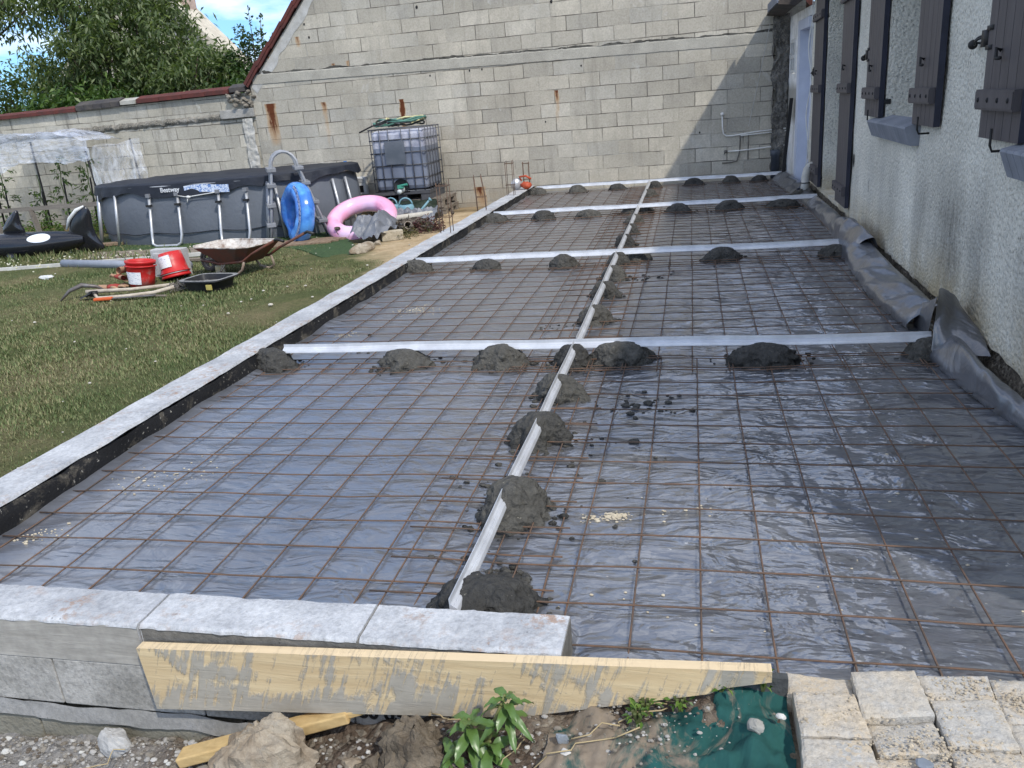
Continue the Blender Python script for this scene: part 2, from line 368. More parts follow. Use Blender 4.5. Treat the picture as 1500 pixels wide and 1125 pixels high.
nt.links.new(tc.outputs['Generated'], mp.inputs[0]); nt.links.new(mp.outputs[0], nz1.inputs['Vector']); nt.links.new(nz1.outputs[0], rp.inputs[0])
sz_ = nt.nodes.new('ShaderNodeSeparateXYZ'); gr_ = nt.nodes.new('ShaderNodeValToRGB'); ge = gr_.color_ramp.elements; ge[0].position = .0; ge[0].color = (.34, .56, .80, 1); ge[1].position = .40; ge[1].color = (1, 1, 1, 1)
hz_ = nt.nodes.new('ShaderNodeMix'); hz_.data_type = 'RGBA'; hz_.blend_type = 'MULTIPLY'; hz_.inputs[0].default_value = 1
nt.links.new(tc.outputs['Generated'], sz_.inputs[0]); nt.links.new(sz_.outputs[2], gr_.inputs[0]); nt.links.new(sk.outputs[0], hz_.inputs[6]); nt.links.new(gr_.outputs[0], hz_.inputs[7]); nt.links.new(hz_.outputs[2], sat.inputs[6]); nt.links.new(rp.outputs[0], mx.inputs[0]); nt.links.new(sat.outputs[2], mx.inputs[6]); nt.links.new(mx.outputs[2], bg.inputs[0]); bg.inputs[1].default_value = .15
sun = bpy.data.objects.new('sun', bpy.data.lights.new('sun', 'SUN')); C.objects.link(sun); sun.data.energy = 2.5; sun.data.angle = R(1.4); sun.data.color = (1, .95, .86)
sun.rotation_euler = (-SUN).to_track_quat('-Z', 'Y').to_euler(); sun.location = (8, -8, 14)

# ------------------------------------------------------------------ shared materials
CONC = m_concrete('pale_cast_concrete', (.52, .53, .54), (.34, .35, .365), 5.5, .8, .014, .7)
CONCG = m_concrete('grey_block', (.43, .415, .385), (.27, .26, .235), 5, .95, .012)
CONCW = m_wood('board_formed_concrete', (.27, .255, .225), (.41, .39, .35), (1, 9, 9), .9, .006)
BIT = m_bitumen(); MORT = m_mortar(); POLY = m_poly(); PLAS = m_plaster()
RUST = simple('rusty_steel', (.165, .098, .064), .8, (.09, .068, .054), 18, 80, .5)
ALU = simple('pale_metal_rail', (.66, .675, .70), .38, (.50, .51, .53), 7, 60, .15, metal=.35)
GALV = simple('galvanised_tube', (.55, .56, .57), .4, (.42, .43, .44), 9, 60, .15, metal=.5)
SOILM = m_soil('stony_soil', ((.085, .062, .045), (.16, .12, .09), (.27, .225, .17)))
LAWNM = m_lawn()
STONE = m_concrete('limestone', (.42, .37, .29), (.20, .15, .10), 5, .6, .02)
CLOD = m_concrete('earth_clod', (.20, .165, .12), (.085, .068, .05), 9, .6, .03)
BLACK = simple('black_iron', (.012, .012, .013), .55, (.02, .02, .02), bump=.2)
BLKP = simple('black_plastic', (.016, .016, .018), .4, (.035, .034, .032), bump=.15)
WHITE = simple('white_plastic', (.72, .73, .72), .5, (.58, .58, .56), bump=.1)
GREYP = simple('grey_pvc', (.33, .35, .39), .45, (.27, .28, .31), bump=.1)
WOODG = m_wood('weathered_timber', (.15, .12, .09), (.30, .255, .20), (1, 12, 12))

# ------------------------------------------------------------------ setting: ground sheets
def ground_z(x, y):
    return -.30+.02*fbm(x*.5, y*.5)
b = MB()
b.add([(-400, -60, -.62), (400, -60, -.62), (400, 900, -.62), (-400, 900, -.62)], [(0, 1, 2, 3)])
tag(b.build('ground', simple('far_ground', (.10, .11, .05), .95, (.14, .12, .07), .2, 3)), kind='structure')
b = MB(); NX, NY = 150, 170
b.grid(lambda u, v: (lambda x, y: V(x, y, ground_z(x, y)+(.03*max(0, fbm(x*2.2, y*2.2, 4)) if y > 6.5 and x > -4.3 else 0)+(.09*min(1, max(0, (y-12.0)/.7)) if x < -8.9 else 0)))(-22+19.37*u**.6, 1.2+16*v**1.3), NX, NY)
tag(b.build('lawn', LAWNM, smooth=True), kind='structure')
# front soil bank rising from the foot of the low wall to the paving
def soil_z(x, y):
    k = [(-6, -.46), (-2, -.42), (-1.3, -.355), (-.88, -.275), (-.5, -.175), (-.2, -.12), (.1, -.065), (.22, -.09), (3, -.09)]
    for (a, za), (c, zc) in zip(k, k[1:]):
        if a <= x <= c: z = za+(zc-za)*(x-a)/(c-a); break
    else: z = -.4
    z -= .10*max(0, 1.5-y)
    return z+.028*fbm(x*6, y*6)+.014*fbm(x*19, y*19, 3)
b = MB(); b.grid(lambda u, v: V(-5+5.18*u**.55, -.6+2.15*v**.6, soil_z(-5+5.18*u**.55, -.6+2.15*v**.6)), 260, 150)
tag(b.build('soil_bank', SOILM, smooth=True), kind='structure')
b = MB(); b.add([(-2.45, 1.55, -.135), (1.9, 1.55, -.135), (1.9, 13.09, -.135), (-2.45, 13.09, -.135)], [(0, 1, 2, 3)])
tag(b.build('terrace_base', SOILM), kind='structure')

# ------------------------------------------------------------------ kerb and low wall
t = thing('concrete_kerb', 'long pale concrete kerb between lawn and plastic sheet, black bitumen on its inner face', 'kerb', (-2.53, 7, -.45))
def kerb_pt(u, v):   # v runs round the section, u along the length
    y = 1.69+11.3*u; pr = [(-2.63, -.45), (-2.63, -.02), (-2.622, 0), (-2.44, 0), (-2.432, -.012)]
    k = v*4; i = min(3, int(k)); f = k-i; x = pr[i][0]+(pr[i+1][0]-pr[i][0])*f; z = pr[i][1]+(pr[i+1][1]-pr[i][1])*f
    x += .008*fbm(y*3, i, 1); z += .004*fbm(y*5, x*9)
    return V(x, y, z)
b = MB(); b.grid(kerb_pt, 260, 5); b.add([(-2.63, 12.99, -.45), (-2.432, 12.99, -.45), (-2.432, 12.99, 0), (-2.63, 12.99, 0)], [(0, 1, 2, 3)])
b.build('cap', CONC, t)
b = MB(); b.grid(lambda u, v: V(-2.428+.02*fbm(u*34, v*2, 2)*(1-v)+.004, 1.69+11.3*u, -.016-.14*v+.008*fbm(u*80, 3)), 300, 6)
b.build('bitumen_coat', BIT, t, True)
t = thing('retaining_wall', 'low block wall in front, pale concrete top with two joints, board marks and grey blocks below', 'low wall', (-1.5, 1.6, -.5))
XS = [-2.63, -1.42, -.805, -.295]
for i in range(3):
    b = MB(); x0, x1 = XS[i]+(.004 if i else 0), XS[i+1]-.004
    def top(u, v, x0=x0, x1=x1):
        x = x0+(x1-x0)*u; y = 1.535+.15*v
        e = .006*fbm(x*14, 2)*(1 if v < .05 or v > .95 else 0)
        zz = .003*fbm(x*7, y*7)-(.006+.004*fbm(x*30, 1) if v < .04 or v > .96 else 0)
        return V(x, y+e, zz)
    b.grid(top, 120, 22)
    n0 = 120
    for (k, yy) in ((0, 1.535), (21, 1.685)):
        row = [b.v[k*120+j] for j in range(120)]; base = len(b.v); b.v += [(p[0], p[1]+(-.002 if k == 0 else .002), -.011 if k == 0 else -.055) for p in row]
        b.f += [(k*120+j, k*120+j+1, base+j+1, base+j) for j in range(119)]
    for k in (0, 119):
        col = [b.v[j*120+k] for j in range(22)]; base = len(b.v); b.v += [(p[0], p[1], -.12) for p in col]
        b.f += [(j*120+k, (j+1)*120+k, base+j+1, base+j) for j in range(21)]
    b.build('cap_slab', CONC, t)
b = MB(); b.box2((-4.2, 1.535, -.13), (-1.425, 1.68, -.009)); b.build('board_marked_beam', CONCW, t)
b = MB(); b.box2((-1.42, 1.537, -.13), (-.297, 1.68, -.009)); b.build('board_marked_beam', m_concrete('dark_cast_face', (.20, .19, .17), (.11, .105, .095), 7, .6, .01), t)
XB = [-4.2, -3.3, -2.52, -1.73, -1.285, -.85, -.4]
for i in range(6):
    b = MB(); b.box2((XB[i]+.002, 1.537, -.285+.0*i), (XB[i+1]-.002, 1.68, -.133)); b.build('block', CONCG, t, bevel=.004)
b = MB(); b.grid(lambda u, v: V(-4.2+3.8*u, 1.532-.012*v+.006*fbm(u*30, v*3), -.283-.045*v+.012*fbm(u*22, 5)), 160, 4); b.build('mortar_bed', m_concrete('smeared_mortar', (.29, .285, .275), (.21, .205, .19), 5, .6, .01), t, True)
XB = [-4.2, -2.9, -1.83, -1.2, -.4]
for i in range(4):
    b = MB(); b.box2((XB[i]+.002, 1.533, -.56), (XB[i+1]-.002, 1.68, -.322)); b.build('block', simple('mossy_block', (.25, .235, .19), .95, (.16, .15, .115), 5, 50, .8, .01), t, bevel=.005)

# ------------------------------------------------------------------ plastic sheet over the terrace
def poly_z(x, y):
    z = -.112
    z += .010*fbm(x*1.6, y*1.1, 1)
    a = .5+.5*nz(x*.7, y*.5, 9)
    q = nz(x*1.2+5, y*1.2)*.5
    z += -.004+(.0035+.0045*a)*(.45 if x < -.9 else .9)*ridge(x*1.5+y*1.1+q, y*2.2-x*1.7, 2, 2)
    z += .0018*ridge(x*5.2-y*2.4, y*5.0+x*1.2, 7, 2)
    d = x+2.43
    if d < .18: z += .022*(1-d/.18)**2*(1+1.2*nz(y*2.5, 3))
    if y < 1.95 and x < -.3: z += .05*max(0, (1.95-y)/.27)**2*.6
    if x > -.28 and y < 1.85: z += .02*max(0, fbm(x*5, y*7, 8))+.010*max(0, (1.85-y)/.3)
    return z
NXp, NYp = 250, 620
def py(v): return 1.547+11.51*(v**1.75)
b = MB(); b.grid(lambda u, v: (lambda x, y: V(x, y+(.0 if y > 1.75 else .0), poly_z(x, y)))(-2.425+(1.19+.0245*py(v)+2.425)*u, max(py(v), 1.687 if (-2.425+(3.7)*u) < -.29 else 0)), NXp, NYp)
sheet = tag(b.build('plastic_sheet', POLY, smooth=True), 'grey glossy plastic sheet spread wrinkled over the whole terrace and bunched along the house', 'plastic sheet')
# the loose edge bunched against the house: folded lobes
def crumple(x, y, sd, n=5, fr=3.0):
    rg = random.Random(sd); s = 0
    for i in range(n):
        a = rg.uniform(0, PI); k = fr*(1+.7*i)*rg.uniform(.7, 1.3); t = (x*math.cos(a)+y*math.sin(a))*k+rg.random()
        s += abs((t % 1)-.5)*2/(1+.75*i)
    return s/2.0-.5
def xwall(y): return 1.222+.0245*y
def curve(pts, u):
    k = u*(len(pts)-1); i = min(len(pts)-2, int(k)); f = k-i
    a, b_, c, d = (Vector(pts[max(0, min(len(pts)-1, j))]) for j in (i-1, i, i+1, i+2))   # smooth curve through the points
    return (b_*2+(c-a)*f+(a*2-b_*5+c*4-d)*f*f+(b_*3-a-c*3+d)*f**3)*.5
def loft(cs, amp, sd, nu=90, nv=36, fr=(3.0, 2.0)):
    # skin through a few hand-placed fold lines, creased by sharp folds
    b = MB(); L = sum((Vector(cs[0][i+1])-Vector(cs[0][i])).length for i in range(len(cs[0])-1))
    def fn(u, v):
        p = curve([curve(c, u) for c in cs], v); e = math.sin(PI*u)**.4*(.25+.75*math.sin(PI*v)**.5)
        c1 = crumple(u*L*fr[0]/3, v*.45, sd, 4, 1.6); c2 = crumple(u*L*fr[0], v*1.2, sd+7, 4, 1.3)
        s1 = fbm(u*L*2.2+sd, v*1.3, sd, 2); return p+V(-.6*(c1*.45+s1*.6), .30*s1, .8*(c1*.45+s1*.7+c2*.10))*amp*e+V(0, 0, .003*nz(p.x*30, p.y*30, p.z*30))
    b.grid(fn, nu, nv); return b.build('bunched_fold', POLYB, sheet, True)
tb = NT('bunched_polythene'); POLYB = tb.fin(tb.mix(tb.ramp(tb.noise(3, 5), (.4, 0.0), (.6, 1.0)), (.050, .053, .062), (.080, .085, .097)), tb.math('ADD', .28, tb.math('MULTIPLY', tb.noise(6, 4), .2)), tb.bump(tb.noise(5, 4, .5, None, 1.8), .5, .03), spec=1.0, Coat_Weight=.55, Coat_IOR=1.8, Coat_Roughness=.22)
# near flap lying along the wall, its free edge rolled over
loft([[(xwall(4.0)-.045, 4.02, -0.015), (xwall(3.7)-.045, 3.72, -0.045), (xwall(3.3)-.045, 3.3, -0.075), (xwall(2.8)-.045, 2.7, -0.105)],
      [(1.20, 3.98, .03), (1.20, 3.62, .02), (1.245, 3.25, -.01), (1.27, 2.7, -.07)],
      [(1.135, 3.99, -.03), (1.168, 3.46, .0), (1.215, 3.16, -.02), (1.25, 2.7, -.08)],
      [(1.108, 3.98, -.07), (1.155, 3.43, -.06), (1.205, 3.12, -.07), (1.24, 2.7, -.095)],
      [(1.118, 3.99, -.108), (1.17, 3.44, -.108), (1.22, 3.14, -.108), (1.245, 2.7, -.108)]], .05, 3)
# upright fin with a sharp free edge
loft([[(1.112, 3.98, -.10), (1.118, 4.0, .0), (1.13, 4.03, .10), (1.145, 4.06, .235)],
      [(1.165, 3.93, -.07), (1.155, 3.99, .04), (1.17, 4.06, .13), (1.19, 4.15, .215)],
      [(1.22, 3.88, -.04), (1.235, 4.00, .04), (1.24, 4.10, .10), (1.26, 4.2, .165)],
      [(1.31, 3.80, -.02), (1.315, 3.90, .02), (1.318, 4.02, .05), (1.325, 4.3, .08)]], .075, 8, 40, 50, (9, 4))
loft([[(1.145, 4.07, .20), (1.20, 4.35, .10), (1.23, 4.62, .03)], [(1.14, 4.12, .08), (1.19, 4.38, .0), (1.20, 4.64, -.05)], [(1.15, 4.2, -.08), (1.2, 4.4, -.10), (1.2, 4.66, -.11)]], .05, 19, 40, 30, (6, 3))
# broad lobe behind it
loft([[(xwall(4.5)-.045, 4.45, 0.015), (xwall(5.0)-.045, 5.0, 0.015), (xwall(5.6)-.045, 5.6, 0.005), (xwall(6.4)-.045, 6.45, 0.015)],
      [(1.27, 4.5, .04), (1.24, 5.02, .03), (1.27, 5.65, .02), (1.30, 6.45, .06)],
      [(1.19, 4.52, -.01), (1.14, 5.1, .0), (1.17, 5.8, -.01), (1.20, 6.4, .06)],
      [(1.14, 4.55, -.07), (1.085, 5.15, -.04), (1.11, 5.9, -.05), (1.14, 6.4, .0)],
      [(1.15, 4.56, -.108), (1.10, 5.18, -.108), (1.125, 5.92, -.108), (1.14, 6.42, -.108)]], .085, 5, 120, 44, (2.6, 2))
# knotted upright lobe
loft([[(xwall(6.3)-.045, 6.25, 0.025), (xwall(6.7)-.045, 6.75, 0.035), (xwall(7.1)-.045, 7.1, 0.015), (xwall(7.5)-.045, 7.55, -0.035)],
      [(1.30, 6.3, .10), (1.28, 6.7, .13), (1.31, 7.1, .12), (1.36, 7.5, .02)],
      [(1.20, 6.35, .03), (1.17, 6.75, .08), (1.20, 7.15, .08), (1.29, 7.5, -.02)],
      [(1.16, 6.38, -.108), (1.14, 6.78, -.108), (1.16, 7.18, -.108), (1.25, 7.5, -.108)]], .13, 12, 80, 44, (4.5, 2))
loft([[(xwall(7.4)-.045, 7.4, -0.015), (xwall(8.3)-.045, 8.3, 0.005), (xwall(9.3)-.045, 9.3, -0.015), (xwall(10.6)-.045, 10.7, -0.035)],
      [(1.33, 7.4, .0), (1.33, 8.3, .02), (1.36, 9.3, -.01), (1.38, 10.7, -.03)],
      [(1.24, 7.4, -.05), (1.27, 8.3, -.03), (1.28, 9.3, -.05), (1.30, 10.7, -.06)],
      [(1.22, 7.4, -.108), (1.26, 8.3, -.108), (1.27, 9.3, -.108), (1.28, 10.7, -.108)]], .085, 31, 140, 30, (2.4, 2))
loft([[(1.46, 10.8, -.02), (1.47, 11.6, -.04), (1.40, 12.6, -.03)], [(1.36, 10.8, .0), (1.36, 11.7, .0), (1.28, 12.6, .01)], [(1.22, 10.8, -.108), (1.20, 11.7, -.108), (1.15, 12.6, -.108)]], .12, 44, 60, 24, (4, 2))

# ------------------------------------------------------------------ welded wire mesh
def wire_z(x, y): return -.112+.010*fbm(x*1.6, y*1.1, 1)+.009+.002*nz(x*1.3, y*1.3, 5)
def mesh_panel(x0, x1, y0, y1, sx, sy, dz, ang, label, r=.0029):
    b = MB(); cx, cy = (x0+x1)/2, (y0+y1)/2; ca, sa = math.cos(ang), math.sin(ang)
    def W(x, y, e):
        X = cx+(x-cx)*ca-(y-cy)*sa; Y = cy+(x-cx)*sa+(y-cy)*ca
        return V(X, Y, wire_z(X, Y)+dz+e)
    nx = max(2, round((x1-x0)/sx)); ny = max(2, round((y1-y0)/sy)); ov = .05
    for i in range(nx+1):
        x = x0+sx*i; jx = random.uniform(-.003, .003)
        b.tube([W(x+jx+.004*nz(x*3, k*.25, 8), y0-ov+(y1-y0+2*ov)*k/14, 0) for k in range(15)], r, 5)
    for j in range(ny+1):
        y = y0+sy*j
        b.tube([W(x0-ov+(x1-x0+2*ov)*k/12, y+.005*nz(y*2, k*.3, 4), .006) for k in range(13)], r, 5)
    return tag(b.build('mesh_panel', RUST, smooth=True), label, 'wire mesh', 'rusty welded mesh panels laid on the sheet')
ys = [(1.70, 4.02), (3.92, 6.72), (6.55, 9.78), (9.60, 12.70)]
nm = ['between the front wall and the first cross rail', 'between the first and second cross rails', 'between the second and third cross rails', 'between the third rail and the block wall']
for i, (a, c) in enumerate(ys):
    mesh_panel(-2.36, -.44, a+.05, c, .1765, .178, .0, R(.3), 'rusty wire mesh on the lawn side '+nm[i])
    mesh_panel(-.87 if i else -.86, 1.18 if i else 1.14, a-.02, c, .1765, .182, .010, R(-.2), 'rusty wire mesh on the house side '+nm[i])

# ------------------------------------------------------------------ screed rails
def rail_mesh(L, name='screed_rail'):
    b = MB(); pr = [(-.003, -.032), (-.003, .013), (.0005, .0135), (.0025, -.003), (.0125, -.0085), (.0135, -.012), (.0155, -.012), (.017, -.0105), (.026, -.016), (.031, -.027), (.031, -.031), (.006, -.030)]
    n = 24; vs = []; fs = []
    for k in range(n+1):
        for (p, z) in pr: vs.append((L*k/n, -p, z+.0025*math.sin(k*.7+L)))
    m = len(pr)
    for k in range(n):
        for j in range(m): fs.append((k*m+j, k*m+(j+1) % m, (k+1)*m+(j+1) % m, (k+1)*m+j))
    fs += [tuple(range(m))[::-1], tuple(n*m+j for j in range(m))]
    return b.add(vs, fs)
RG = 'pale metal screed rails on mortar piles'
def rail(p0, p1, label):
    p0 = Vector(p0); p1 = Vector(p1); d = p1-p0
    o = rail_mesh(d.length).build('screed_rail', ALU); o.location = p0; o.rotation_euler = (0, 0, math.atan2(d.y, d.x)); tag(o, label, 'screed rail', RG); return o
rail((-2.30, 4.10, 0), (1.14, 4.10, 0), 'cross rail nearest the front wall, white bar from kerb to bunched plastic')
rail((-2.38, 6.78, 0), (1.16, 6.79, 0), 'second white cross rail from the front, five mortar piles under it')
rail((-2.36, 9.79, 0), (1.40, 9.78, 0), 'third white cross rail from the front, ending at the bent white drain pipe')
rail((-2.34, 12.70, .0), (1.36, 12.68, .0), 'farthest white cross rail, at the foot of the block wall')
def crail(a, c, label):
    b = rail_mesh(c[1]-a[1]); o = b.build('screed_rail', ALU); d = Vector(c)-Vector(a)
    o.location = a; o.scale = (1, .70, 1); o.rotation_euler = (0, 0, math.atan2(d.y, d.x)); tag(o, label, 'screed rail', RG)
crail((-.615, 1.70, 0), (-.605, 4.07, 0), 'lengthwise white rail from the front wall to the first cross rail')
crail((-.600, 4.13, 0), (-.600, 6.74, 0), 'lengthwise white rail between the first and second cross rails')
crail((-.598, 6.83, 0), (-.596, 9.74, 0), 'lengthwise white rail between the second and third cross rails')
crail((-.596, 9.83, 0), (-.596, 12.64, 0), 'lengthwise white rail between the third and farthest cross rails')

# ------------------------------------------------------------------ mortar piles
ORD = ['first', 'second', 'third', 'fourth', 'fifth', 'sixth', 'seventh', 'eighth', 'ninth', 'tenth', 'eleventh', 'twelfth', 'thirteenth', 'fourteenth', 'fifteenth', 'sixteenth', 'seventeenth', 'eighteenth']
def pile(x, y, r, h, sd, label, sq=1.0):
    t = thing('mortar_pile', label, 'mortar pile', (x, y, -.115), group='mortar piles under the rails')
    b = MB(); lo = r < .1
    nu, nv = (26, 12) if y > 6 else (60, 26)
    def fn(u, v):
        a = 2*PI*u; q = 1-v; d = V(math.cos(a), math.sin(a), 0)
        rr = r*(1.06+.14*math.cos(2*a+sd*1.9)+.34*fbm(d.x*1.3+sd*3.1, d.y*1.3+sd, 0, 3)+.14*fbm(d.x*4+sd, d.y*4, q*4, 3))
        rad = rr*(q**.75)
        p = V(d.x*rad*1.12, d.y*rad*sq, h*(1-q**2.1)*(1+.18*nz(d.x*1.2+sd, d.y*1.2)*min(1, q*2)))
        k = .24*r*fbm(p.x*19+sd*9, p.y*19, p.z*19+sd, 5)*(.06+1.1*q*q)
        p += V(d.x*k, d.y*k, abs(k)*.6)
        if v < .02: p.z = -.012
        return p
    b.grid(fn, nu, nv, True); b.build('heap', MORT, t, True, world=False)
    b = MB(); rg = random.Random(sd)
    for k in range(int(14 if y > 6 else 34)):
        a = rg.uniform(0, 2*PI); q = r*rg.uniform(.85, 1.45)**1.2; s = rg.uniform(.004, .016)*(1 if y < 6 else 1.3)
        b.rock((q*math.cos(a)*1.1, q*math.sin(a)*sq, .003+s*.3), (s*1.2, s*rg.uniform(.6, 1.2), s*.7), .8, 6, sd+k, 1)
    b.build('crumbs', MORT, t, True, world=False)['kind'] = 'stuff'
CP = [(-.57, 1.81, .135, .10), (-.53, 1.985, .05, .02), (-.61, 2.38, .118, .125), (-.625, 3.01, .112, .115), (-.62, 3.53, .105, .105), (-.62, 4.03, .100, .09), (-.60, 4.90, .105, .095), (-.60, 5.58, .085, .07), (-.585, 6.15, .095, .08), (-.60, 6.70, .10, .085), (-.45, 6.87, .10, .08), (-.61, 7.65, .095, .07), (-.59, 8.30, .085, .06), (-.61, 9.0, .095, .075), (-.70, 9.84, .10, .08), (-.52, 9.88, .09, .07), (-.56, 11.47, .10, .06), (-.53, 12.55, .10, .07)]
AP = {'nearest cross rail': (4.07, [(-2.38, .125), (-1.56, .125), (-1.01, .125), (-.36, .118), (.36, .148), (1.12, .09)]),
      'second cross rail': (6.75, [(-2.38, .13), (-1.72, .105), (-1.06, .095), (.25, .12), (1.12, .10)]),
      'third cross rail': (9.76, [(-2.36, .145), (-1.74, .115), (-1.19, .115), (-.13, .12), (.44, .135), (1.03, .15)]),
      'farthest cross rail': (12.66, [(-2.32, .13), (-1.70, .13), (-1.08, .11), (.05, .11), (.58, .11), (1.0, .10)])}
for i, (x, y, r, h) in enumerate(CP): pile(x+(.012 if i != 1 else 0), y, r*.94, h if i == 1 else max(h, .098)+.016, 3+i, 'dark mortar pile on the lengthwise rail, '+ORD[i]+' counted from the front wall')
k = 40
for nme, (y, l) in AP.items():
    for i, (x, r) in enumerate(l):
        pile(x, y-.012, r*1.08, .108+.010*math.sin(k*2.1), k, 'dark mortar pile under the %s, %s counted from the kerb' % (nme, ORD[i]), .85); k += 1
# loose mortar crumbs dropped on the sheet
b = MB(); rg = random.Random(5)
for (cx, cy, n, sp) in ((-.26, 3.42, 26, .07), (-.12, 3.5, 10, .05), (-.08, 3.32, 5, .04), (-.86, 4.75, 14, .05), (-.35, 3.1, 10, .12), (-.75, 2.6, 14, .10), (-.3, 2.7, 12, .2), (-.35, 6.2, 20, .12), (-1.9, 4.35, 10, .2), (-.5, 2.2, 12, .2)):
    for k in range(n):
        x, y = rg.gauss(cx, sp), rg.gauss(cy, sp*.8); s = abs(rg.gauss(.006, .005))+.002
        b.rock((x, y, poly_z(x, y)+s*.3), (s*1.3, s, s*.6), .8, 6, k, 1)
tag(b.build('mortar_debris', MORT, smooth=True), 'scattered dark mortar crumbs on the plastic sheet', 'debris', kind='stuff')

# ------------------------------------------------------------------ gable block wall at the back
STK = [(-5.84, 1.84, .95, .10, 1.1), (-5.80, 1.2, .5, .10, .45), (-4.80, 1.90, .95, .11, 1.5), (-4.88, 1.90, .2, .05, 1.2), (-4.70, 1.35, .6, .06, .8), (-4.22, 1.98, .62, .10, 1.4), (-4.19, 1.75, .35, .05, .8), (-3.27, 1.93, .20, .05, 1.0), (-3.26, 1.75, .5, .04, .35), (-1.93, 1.87, .50, .05, 1.7), (-1.91, 1.4, 1.2, .05, .35), (.60, 1.80, .18, .035, 1.2), (.60, 1.65, .3, .03, .4), (-4.05, 2.85, .14, .04, .9), (-4.1, 2.7, .1, .03, .9), (-3.55, 2.95, .15, .05, .9), (-5.5, 2.5, .1, .03, .7), (-5.2, 2.52, .13, .03, .8), (-2.75, 2.52, .16, .03, .8), (-3.0, 2.5, .14, .03, .9), (-.75, .42, .3, .10, 1.0), (-.72, .3, .7, .06, .5)]
BW = m_blockwall('sandy_block_wall', STK, (.12, .02), .8)
t = thing('gable_wall', 'tall pale block gable wall with rust streaks and a grey ledge across it', 'block wall', (-2.6, 13.2, -.4))
GP = [(-7.12, -.5), (1.62, -.5), (1.62, 2.32), (-2.6, 6.55), (-7.12, 1.88)]
b = MB(); b.prism(GP, 13.1, 13.35); b.build('wall', BW, t)
b = MB()
def led(u, v):
    x = -7.06+8.5*u; zt = 2.045-.0135*(x+7.06); pr = [(0, -.15), (.026, -.145), (.030, -.01), (.012, .006), (0, .01)][int(v*4+.5)]
    r = .012*fbm(x*6, v*3)+.008*fbm(x*21, v*5)
    return V(x, 13.1-pr[0]*(.42 if x < -1.5 else .3)-max(0, r)*.25, zt+pr[1]+r*(.8 if v > .4 else .5))
b.grid(led, 420, 5); b.build('ledge', m_concrete('grey_ledge', (.46, .435, .37), (.36, .34, .29), 3, .7, .008), t)
b = MB(); b.grid(lambda u, v: V(-7.0+8.4*u, 13.093-.008*fbm(u*90, v*2)-.008*v*(1-v), 2.050-.0135*8.5*u+.035*v*max(0, .45+fbm(u*26, v, 4)*1.4)), 420, 4); b.build('ledge_shadow_gap', simple('painted_gap_shade', (.12, .115, .10), .95, (.05, .047, .04), 12, 50, .9, .01), t, True)  # dark strip: shade of the set-back above the ledge, painted as colour
TILE = simple('dark_red_tile', (.125, .035, .028), .8, (.075, .03, .026), 8, 50, .5)
L = math.hypot(4.52, 4.67); ang = math.atan2(4.67, 4.52); nT = 17
for i in range(nT):
    f = (i+.5)/nT; x, z = -7.12+4.52*f, 1.88+4.67*f
    if z > 4.6 and i % 2: pass
    b = MB(); b.box((0, 0, 0), (L/nT*1.12, .30, .05), rot=Matrix.Rotation(-ang-.045, 3, 'Y'), jit=.003); b.box((0, -.125, -.045), (L/nT*1.0, .03, .075), rot=Matrix.Rotation(-ang-.045, 3, 'Y'))
    b.xf(Matrix.Translation((x-.05, 13.17, z+.055))); b.build('verge_tile', TILE, t)
b = MB(); b.grid(lambda u, v: V(-7.10+4.5*u+.10*v*(1+.8*fbm(u*20, 2)), 13.094, 1.86+4.67*u-.10*v), 120, 3); b.build('mortar_fillet', m_concrete('pale_fillet', (.55, .545, .52), (.42, .41, .38), 6, .5, .01), t)
b = MB(); b.prism([(-7.3, 1.80), (-2.6, 6.62), (-2.6, 6.72), (-7.36, 1.86)], 13.34, 21); b.prism([(-2.6, 6.62), (2.0, 1.95), (2.05, 2.0), (-2.6, 6.72)], 13.34, 21); b.build('roof', TILE, t)
b = MB()
for (x, z, s) in ((-6.0, 2.72, .014), (-5.95, 2.52, .016), (-4.10, 2.78, .02), (-2.0, 2.65, .02), (.05, 2.62, .025), (.15, .62, .012), (-4.0, 1.78, .012), (-3.35, 1.80, .013), (-3.15, 1.80, .013), (-2.2, .95, .012), (-1.6, 1.72, .012)):
    b.blob((x, 13.097, z), (s, .006, s*1.3), .2, 2, 3, 8, 6)
b.build('drill_hole', BLACK, t, True)

# ------------------------------------------------------------------ garden wall to the left of it
GW = m_blockwall('weathered_block_wall', (), (.3, .1), 1.5, (.56, .52, .43), (.42, .40, .34))
t = thing('garden_wall', 'old weathered garden block wall with red tiled coping behind pool and greenhouse', 'garden wall', (-10, 13.2, -.4))
b = MB(); b.prism([(-18, -.5), (-7.13, -.5), (-7.13, 1.79), (-18, 1.66)], 13.12, 13.32)
b.build('wall', GW, t)
b = MB(); b.grid(lambda u, v: V(-18+10.8*u, 13.118-.035*math.sin(PI*v)*(1+.9*fbm(u*120, v*2, 5)), 1.33+.012*u*9+.055*(v-.5)*2+.02*fbm(u*80, 3)), 700, 6); b.build('crumbling_course', m_soil('crumbled_mortar', ((.10, .09, .075), (.25, .235, .2), (.42, .40, .36)), .8), t, True)
def cap(x0, x1, z, mat, n, nm, h=.085, d=.34):
    w = (x1-x0)/n
    for i in range(n):
        b = MB(); xa = x0+w*i; zz = z+.012*(xa+10)
        b.prism([(13.05, zz-.02), (13.05, zz+h*.45), (13.05+d*.5, zz+h), (13.05+d, zz+h*.45), (13.05+d, zz-.02)], xa+.004, xa+w-.002, 'x'); b.build(nm, mat, t)
cap(-14.9, -10.52, 1.765, TILE, 11, 'coping_tile'); cap(-9.28, -7.52, 1.79, TILE, 4, 'coping_tile', .10)
SLT = simple('dark_slate', (.045, .042, .045), .8, (.085, .075, .065), 7, 40, .6, .01)
